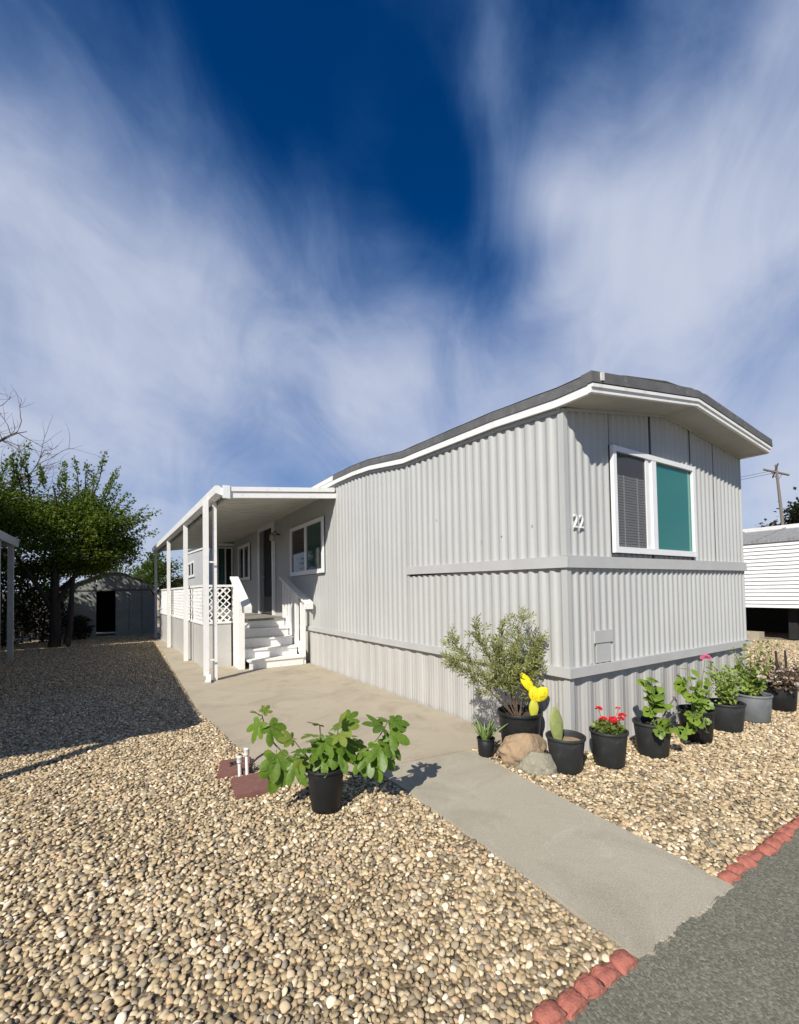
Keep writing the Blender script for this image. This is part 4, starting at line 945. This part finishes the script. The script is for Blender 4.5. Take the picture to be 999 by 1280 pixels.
# ---------------------------------------------------------------- neighbours on the left
cp = thing('neighbour_carport', (-7.5, 1.0, 0), 'low flat metal carport on slim posts at the left fence line', 'carport')
MB().bar([(-9.8, 1.0, 2.86), (-9.8, 11.75, 2.86)], (4.12, 0, 0), (0, 0, .07)).build('roof', M_CPMETAL, cp)
MB().bar([(-5.69, .98, 2.76), (-5.69, 11.77, 2.76)], (.05, 0, 0), (0, 0, .19)).build('gutter', M_CPMETAL, cp)
MB().bar([(-9.8, 11.74, 2.76), (-5.64, 11.74, 2.76)], (0, .05, 0), (0, 0, .17)).build('fascia', M_CPMETAL, cp)
MB().bar([(-9.8, .95, 2.76), (-5.64, .95, 2.76)], (0, .05, 0), (0, 0, .17)).build('fascia', M_CPMETAL, cp)
for y in (1.32, 4.3, 7.2, 10.25, 11.62):
    MB().box((-5.82, y-.05, -.02), (-5.71, y+.05, 2.82)).build('post', M_CPMETAL, cp)
nb = thing('sky_blocking_home', (-11.5, 0, 0), 'unseen pale mobile home added behind the left carport to block sky light', 'mobile home')  # unseen home, added to cut the sky light on the left
MB().box((-13.4, -2, 0), (-9.85, 17, 3.1)).build('wall', M_LAP, nb)
MB().loft([[(-13.6, y, 3.1), (-9.65, y, 3.1), (-9.65, y, 3.2), (-11.6, y, 3.5), (-13.6, y, 3.2)] for y in (-2.2, 17.2)]).build('roof', M_NROOF, nb)
# ---------------------------------------------------------------- shed
sh = thing('garden_shed', (-3.8, 17, 0), 'grey metal shed with a dark open doorway under the tree', 'shed')
SX0, SX1, SYF, SYB = -5.35, -2.36, 17.0, 19.6
gab = [(SX0, 1.35), (SX0+.42, 1.95), (-4.05, 2.34), (-3.55, 2.36), (SX1-.42, 2.05), (SX1, 1.35)]
def gz(x): return lerp(gab, x)
xs = [SX0, -4.28, -3.70, -3.26, -2.84, SX1]
for a, b in zip(xs, xs[1:]):
    z0 = 1.72 if (a, b) == (-4.28, -3.70) else .03
    pts = [a]+[x for x, _ in gab if a < x < b]+[b]
    MB().loft([[(x, SYF, z0), (x, SYF+.03, z0), (x, SYF+.03, gz(x)), (x, SYF, gz(x))] for x in [p+(.008 if p == a else -.008 if p == b else 0) for p in pts]]).build('panel', M_SHED, sh)
MB().box((SX0, SYF+.032, 0), (SX0+.03, SYB, 1.35)).build('side_wall', M_SHED, sh); MB().box((SX1-.03, SYF+.032, 0), (SX1, SYB, 1.35)).build('side_wall', M_SHED, sh)
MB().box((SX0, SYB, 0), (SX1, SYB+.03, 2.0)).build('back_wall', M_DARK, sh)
MB().loft([[(x, SYF-.08, gz(min(max(x, SX0), SX1))+.01), (x, SYB+.08, gz(min(max(x, SX0), SX1))+.01), (x, SYB+.08, gz(min(max(x, SX0), SX1))+.05), (x, SYF-.08, gz(min(max(x, SX0), SX1))+.05)] for x in [SX0-.06]+[g_[0] for g_ in gab[1:-1]]+[SX1+.06]]).build('roof', M_SHEDR, sh)
MB().box((SX0, SYF-.02, 1.70), (SX1, SYF-.002, 1.75)).build('door_track', M_SHEDR, sh)
MB().box((SX0-.05, SYF-.25, -.03), (SX1+.1, SYF-.01, .05)).build('sill', M_CONC, sh)

# ---------------------------------------------------------------- trees
def tree(name, loc, label, trunk, limbs, clumps, leafn, lsize, mat, bark, seed, group=None, spikes=(), lw=.38, hang=0.0):
    t = thing(name, loc, label, 'tree', group); g = np.random.default_rng(seed); L = Vector(loc)
    tb = MB()
    for pts, r0, r1 in [trunk]+limbs:
        b = bez([L+Vector(p) for p in pts], 12); tb.tube(b, [r0+(r1-r0)*i/12 for i in range(13)], 8)
    tb.build('trunk', bark, t)
    mb = MB()
    for (c, r, k) in clumps:
        n = int(leafn*k); c = L+Vector(c); r = Vector(r)
        subs = [Vector(g.normal(0, .45, 3)) for _ in range(max(4, int(14*k)))]
        for i in range(n):
            q = subs[g.integers(len(subs))]+Vector(g.normal(0, .20, 3))
            p = c+Vector((q.x*r.x, q.y*r.y, q.z*r.z))
            d = (q*.6+Vector(g.normal(0, .6, 3))-Vector((0, 0, hang))).normalized()
            leaf(mb, p, d, Vector(g.normal(0, .5, 3))+Vector((0, 0, 1)), lsize*g.uniform(.6, 1.3), lw)
    for (a, b_, n) in spikes:
        a = L+Vector(a); b_ = L+Vector(b_); bz = bez((a, (a+b_)/2+Vector(g.normal(0, .08, 3)), b_), 10)
        mb2 = MB().tube(bz, [.02-.016*i/10 for i in range(11)], 5); mb2.build('twig', bark, t)
        for i in range(n):
            k = g.uniform(.1, 1); p = a.lerp(b_, k)+Vector(g.normal(0, .05, 3)); d = ((b_-a).normalized()*.6+Vector(g.normal(0, .7, 3))).normalized()
            leaf(mb, p, d, Vector(g.normal(0, .6, 3))+Vector((0, 0, 1)), lsize*g.uniform(.6, 1.2), lw)
    mb.build('crown', mat, t, 'stuff'); return t
TL = (-5.2, 14.2, 0)
sg = np.random.default_rng(21); spk = []
for (x, z, x2, z2) in [(-1.6, 4.4, -2.05, 5.5), (-1.2, 4.6, -1.15, 5.75), (-1.0, 4.6, -.55, 5.95), (-.2, 4.7, -.3, 5.3), (.6, 4.6, .45, 5.9), (.8, 4.6, .78, 5.75), (1.0, 4.6, 1.28, 5.95), (1.1, 4.4, 1.62, 5.7), (1.2, 4.2, 1.65, 5.2),
                       (1.4, 3.7, 2.05, 4.75), (1.6, 3.5, 2.40, 4.45), (1.5, 3.3, 2.35, 4.15), (1.6, 3.2, 2.45, 3.85), (.1, 4.6, .1, 5.5), (-2.0, 4.3, -2.6, 5.2), (-.8, 4.7, -.95, 5.4), (1.3, 3.1, 2.3, 3.3), (1.2, 2.95, 2.1, 2.95), (1.7, 3.6, 2.75, 4.3), (1.7, 3.2, 2.7, 3.6), (.3, 4.5, .2, 5.7), (.9, 4.4, .95, 5.5), (1.2, 4.4, 1.5, 5.4), (-1.4, 4.5, -1.5, 5.6), (-.6, 4.6, -.7, 5.7), (1.3, 3.9, 1.9, 5.0), (-1.1, 4.4, -.85, 5.6)]:
    spk.append(((x, sg.normal(0, .4), z), (x2, sg.normal(0, .4), z2), 150))
tree('leafy_tree', TL, 'dense dark green spreading tree in front of the shed', ([(0, 0, 0), (.1, 0, 1), (-.1, .1, 2), (.1, 0, 3)], .16, .08),
     [([(0, 0, 1.2), (.4, 0, 2), (.9, .1, 3), (1.3, .1, 4)], .08, .02), ([(0, 0, 1), (-.5, .1, 2.2), (-1.2, .2, 3), (-1.5, .2, 4.2)], .09, .02), ([(0, 0, 2), (.1, -.3, 3), (.2, -.5, 4), (0, -.4, 4.8)], .07, .02), ([(0, 0, 1.6), (.6, .3, 2.3), (1.3, .3, 2.8), (2.0, .2, 3.3)], .06, .015), ([(.3, -.1, 0), (.5, 0, 1), (.3, 0, 2), (.7, -.2, 3)], .1, .03)],
     [((0, 0, 3.9), (1.9, 1.3, .9), 1.7), ((-1.5, 0, 3.7), (1.3, 1.2, 1.0), 1.2), ((1.1, 0, 3.9), (1.0, 1.1, .95), .9), ((.3, -.2, 3.0), (1.5, 1.2, .6), .85), ((-1.5, .2, 2.8), (1.2, 1.2, .8), .8), ((1.5, .1, 3.2), (.9, .8, .6), .4), ((-.3, .6, 2.3), (1.4, .8, .6), .7), ((-3.2, -1.6, 4.2), (1.6, 1.4, 1.0), 1.0), ((-2.6, -.6, 2.6), (1.5, 1.0, .7), .8), ((.9, -.2, 2.5), (1.0, .8, .45), .4)],  # high far-left clump is added out of view to cast shade by the shed
     9500, .085, M_TREE, M_BARK, 31, None, spk, .36)
tree('leafy_tree', (-8.8, 12.6, 0), 'tall green tree added behind the left carport roof to shade the ground', ([(0, -.6, 0), (0, -.3, 1.2), (.1, 0, 2.4), (0, 0, 3.4)], .16, .09),  # added mostly out of view to shade the ground before the shed
     [([(0, 0, 2.6), (.5, .1, 3.2), (1.0, .2, 3.8), (1.4, .2, 4.2)], .07, .02), ([(0, 0, 2.6), (-.5, .1, 3.2), (-1.0, .2, 3.8), (-1.4, .2, 4.2)], .07, .02)],
     [((0, 0, 4.3), (2.0, 1.5, .9), 1.6), ((1.3, .6, 3.9), (1.5, 1.2, .8), 1.2), ((.2, -.9, 4.2), (1.6, 1.0, .8), 1.0)], 6500, .10, M_TREE, M_BARK, 37, None, (), .36)
# shrubs filling the dark corner
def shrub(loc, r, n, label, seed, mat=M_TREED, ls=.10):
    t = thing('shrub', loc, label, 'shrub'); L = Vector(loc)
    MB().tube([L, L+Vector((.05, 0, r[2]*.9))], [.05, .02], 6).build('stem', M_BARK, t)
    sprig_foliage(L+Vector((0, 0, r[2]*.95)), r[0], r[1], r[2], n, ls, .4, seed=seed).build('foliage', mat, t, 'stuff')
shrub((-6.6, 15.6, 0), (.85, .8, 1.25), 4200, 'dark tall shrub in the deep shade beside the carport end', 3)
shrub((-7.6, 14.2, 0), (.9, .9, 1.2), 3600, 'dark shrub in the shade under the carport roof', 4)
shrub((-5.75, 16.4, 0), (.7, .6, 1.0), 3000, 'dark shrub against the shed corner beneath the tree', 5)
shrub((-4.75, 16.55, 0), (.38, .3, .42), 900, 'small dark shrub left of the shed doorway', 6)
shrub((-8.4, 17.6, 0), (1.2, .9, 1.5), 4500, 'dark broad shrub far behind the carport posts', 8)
bf = thing('board_fence', (-8, 18.6, 0), 'weathered board fence in the shade behind the shrubs', 'fence')
for i in range(24):
    x = -9.3+i*.165
    MB().box((x, 18.6, 0), (x+.155, 18.622, 1.75+.02*math.sin(i*2.3))).build('board', M_WOODGREY, bf)
for z in (.4, 1.4): MB().box((-9.3, 18.623, z), (-5.4, 18.66, z+.09)).build('rail', M_WOODGREY, bf)
tree('round_tree', (-1.9, 32, 0), 'rounded olive green tree beyond the shed', ([(0, 0, 0), (0, 0, 1), (.1, 0, 1.8), (0, 0, 2.6)], .2, .08), [([(0, 0, 1.2), (.6, 0, 2), (1, 0, 2.6), (1.2, 0, 3)], .1, .03)],
     [((0, 0, 2.5), (1.9, 1.6, 1.3), 1.0), ((-1.3, 0, 2.0), (1.3, 1.2, 1.1), .6), ((1.2, 0, 2.0), (1.2, 1.2, 1.1), .6), ((.1, 0, 3.3), (1.2, 1, .7), .4)], 4200, .16, M_TREE2, M_BARK, 8)
# bare tree behind, top left
bt = thing('bare_tree', (-10.2, 25, 0), 'leafless grey tree reaching above the green tree', 'tree')
brs = MB(); gr = random.Random(12)
def grow(p, d, L, r, lev):
    n = 5; pts = [p]; q = p
    for i in range(n):
        d = (d+Vector([gr.gauss(0, .14) for _ in range(3)])+Vector((0, 0, .02))).normalized(); q = q+d*L/n; pts.append(q)
    brs.tube(pts, [r*(1-.55*i/n) for i in range(n+1)], 6 if lev < 2 else 4)
    if lev >= 4: return
    for k in range(3 if lev < 3 else 4):
        i = gr.randint(2, n); a = (d+Vector((gr.gauss(0, .55), gr.gauss(0, .55), gr.gauss(.05, .35)))).normalized()
        grow(pts[i], a, L*gr.uniform(.55, .8), r*.48, lev+1)
grow(Vector((-10.2, 25, 0)), Vector((.05, 0, 1)), 5.6, .20, 0)
for d in ((.75, .1, .42), (.55, -.1, .75), (.2, .1, .95), (.85, 0, .2)):
    grow(Vector((-10.0, 25, 5.6+d[2]*1.2)), Vector(d).normalized(), 3.0, .085, 1)
brs.build('branches', M_GBARK, bt)
# far cream house
fh = thing('cream_house', (1.2, 48, 0), 'distant cream gabled house seen past the porch posts', 'house')
MB().loft([[(-.6, y, 0), (3.4, y, 0), (3.4, y, 2.1), (1.1, y, 3.15), (-.6, y, 2.1)] for y in (48, 56)]).build('wall', M_CREAM, fh)
MB().loft([[(-1.0, y, 1.95), (1.1, y, 3.22), (3.9, y, 1.95), (3.9, y, 2.12), (1.1, y, 3.42), (-1.0, y, 2.12)] for y in (47.6, 56.4)]).build('roof', M_TILE, fh)
MB().loft([[(-1.0, y, 1.9), (1.1, y, 3.17), (1.1, y, 3.3), (-1.0, y, 2.03)] for y in (47.5, 47.59)]).build('gable_trim', M_VINYL, fh)
# ---------------------------------------------------------------- right neighbour: white lap siding, open underneath
nr = thing('white_home', (12.6, 2.6, 0), 'white lap sided neighbouring mobile home standing open above a dark crawl space', 'mobile home')
A = Vector((12.2, -4.0, 0)); B = Vector((12.2, 9.0, 0)); ax = (B-A).normalized(); nn = Vector((ax.y, -ax.x, 0))      # facing the camera side is -nn... chosen below
if (Vector((CX, CY, 0))-A).dot(nn) < 0: nn = -nn
LZ0, LZ1 = .87, 2.72
nl = 17
for i in range(nl):
    z0 = LZ0+(LZ1-LZ0)*i/nl; z1 = LZ0+(LZ1-LZ0)*(i+1)/nl
    MB().loft([[p+nn*.045+Vector((0, 0, z0)), p-nn*.02+Vector((0, 0, z0)), p-nn*.02+Vector((0, 0, z1)), p+nn*.008+Vector((0, 0, z1))] for p in (A, B)]).build('lap_board', M_LAP, nr)
MB().loft([[p-nn*.03+Vector((0, 0, LZ0)), p-nn*4+Vector((0, 0, LZ0)), p-nn*4+Vector((0, 0, 3.0)), p-nn*.03+Vector((0, 0, LZ1))] for p in (A, B)]).build('body', M_LAP, nr)
MB().loft([[p+nn*.06+Vector((0, 0, LZ1+.0)), p-nn*2.2+Vector((0, 0, 3.22)), p-nn*2.2+Vector((0, 0, 3.30)), p+nn*.06+Vector((0, 0, LZ1+.09))] for p in (A-ax*.3, B+ax*.3)]).build('roof', M_NROOF, nr)
MB().loft([[p-nn*2.2+Vector((0, 0, 3.2)), p-nn*4.4+Vector((0, 0, 3.0)), p-nn*4.4+Vector((0, 0, 3.3)), p-nn*2.2+Vector((0, 0, 3.42))] for p in (A-ax*.3, B+ax*.3)]).build('roof_coating', M_ROOF, nr)
for k in range(12):
    p = A+ax*(k*1.1+.1)
    MB().loft([[q+nn*.06+Vector((0, 0, LZ1+.09)), q-nn*2.2+Vector((0, 0, 3.30)), q-nn*2.2+Vector((0, 0, 3.335)), q+nn*.06+Vector((0, 0, LZ1+.125))] for q in (p, p+ax*.05)]).build('roof_rib', M_NROOF, nr)
p = A+ax*5.6-nn*2.6; MB().obox(p+Vector((0, 0, 3.55)), ax*.25, nn*.2, (0, 0, .2)).build('roof_vent', M_LAP, nr)
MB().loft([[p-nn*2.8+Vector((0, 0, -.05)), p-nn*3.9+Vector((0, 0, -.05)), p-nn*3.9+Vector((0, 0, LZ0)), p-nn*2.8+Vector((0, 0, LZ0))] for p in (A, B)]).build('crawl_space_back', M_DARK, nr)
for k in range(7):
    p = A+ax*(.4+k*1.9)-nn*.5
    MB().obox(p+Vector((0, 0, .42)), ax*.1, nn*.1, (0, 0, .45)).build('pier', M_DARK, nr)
for i, (x, y, s_) in enumerate(((10.95, 2.75, .30), (11.35, 2.55, .0))):
    if s_ == 0: continue
cb = MB(); cb.box((11.3, 2.45, -.05), (11.65, 3.5, .22)); o = cb.build('concrete_block', M_CONC, None); tag(o, 'low concrete block beside the dark crawl space', 'block')
# antenna and oak beyond the right neighbour
an = thing('antenna_mast', (34.6, 8.95, 0), 'bare mast with crossed antenna arms above the white home', 'antenna')
MB().tube([(34.95, 8.85, 0), (34.7, 8.9, 6), (34.34, 9.02, 9.75)], [.11, .10, .07], 8).build('mast', M_WOODGREY, an)
MB().tube([(33.55, 9.45, 9.42), (35.2, 8.6, 9.05)], .07, 6).build('arm', M_WOODGREY, an)
MB().tube([(34.05, 8.8, 9.75), (34.6, 9.3, 8.95)], .05, 6).build('arm', M_WOODGREY, an)
for k in (-.45, .45): MB().tube([(34.36+k, 9.02-k*.5, 9.3-k*.2), (34.5+k*.2, 8.98, 8.75)], .025, 5).build('brace', M_WOODGREY, an)
for dzz in (0, .35):
    lab = ('thin lower overhead wire strung to the antenna mast', 'thin upper overhead wire strung to the antenna mast')[dzz > 0]
    w = MB().tube(bez(((20, 40, 7.6+dzz), (28, 24, 7.4+dzz), (34.3, 9.1, 9.2+dzz*.5)), 14), .012, 4).build('overhead_wire', M_BLACK, None)
    tag(w, lab, 'wire', 'overhead wires')
tree('oak_tree', (57.5, 13.5, 0), 'dark round oak behind the white neighbouring home', ([(0, 0, 0), (0, 0, 2), (.2, 0, 4), (0, 0, 5)], .4, .2), [([(0, 0, 3), (1, 0, 5), (2, 0, 6), (2.5, 0, 7)], .2, .06)],
     [((0, 0, 7.6), (3.0, 3.0, 2.2), 1.2), ((-2.3, 1, 6.6), (2.2, 2.2, 1.9), .8), ((2.5, -1, 7.2), (2.4, 2.4, 2.2), .9)], 3600, .34, M_TREED, M_BARK, 14)
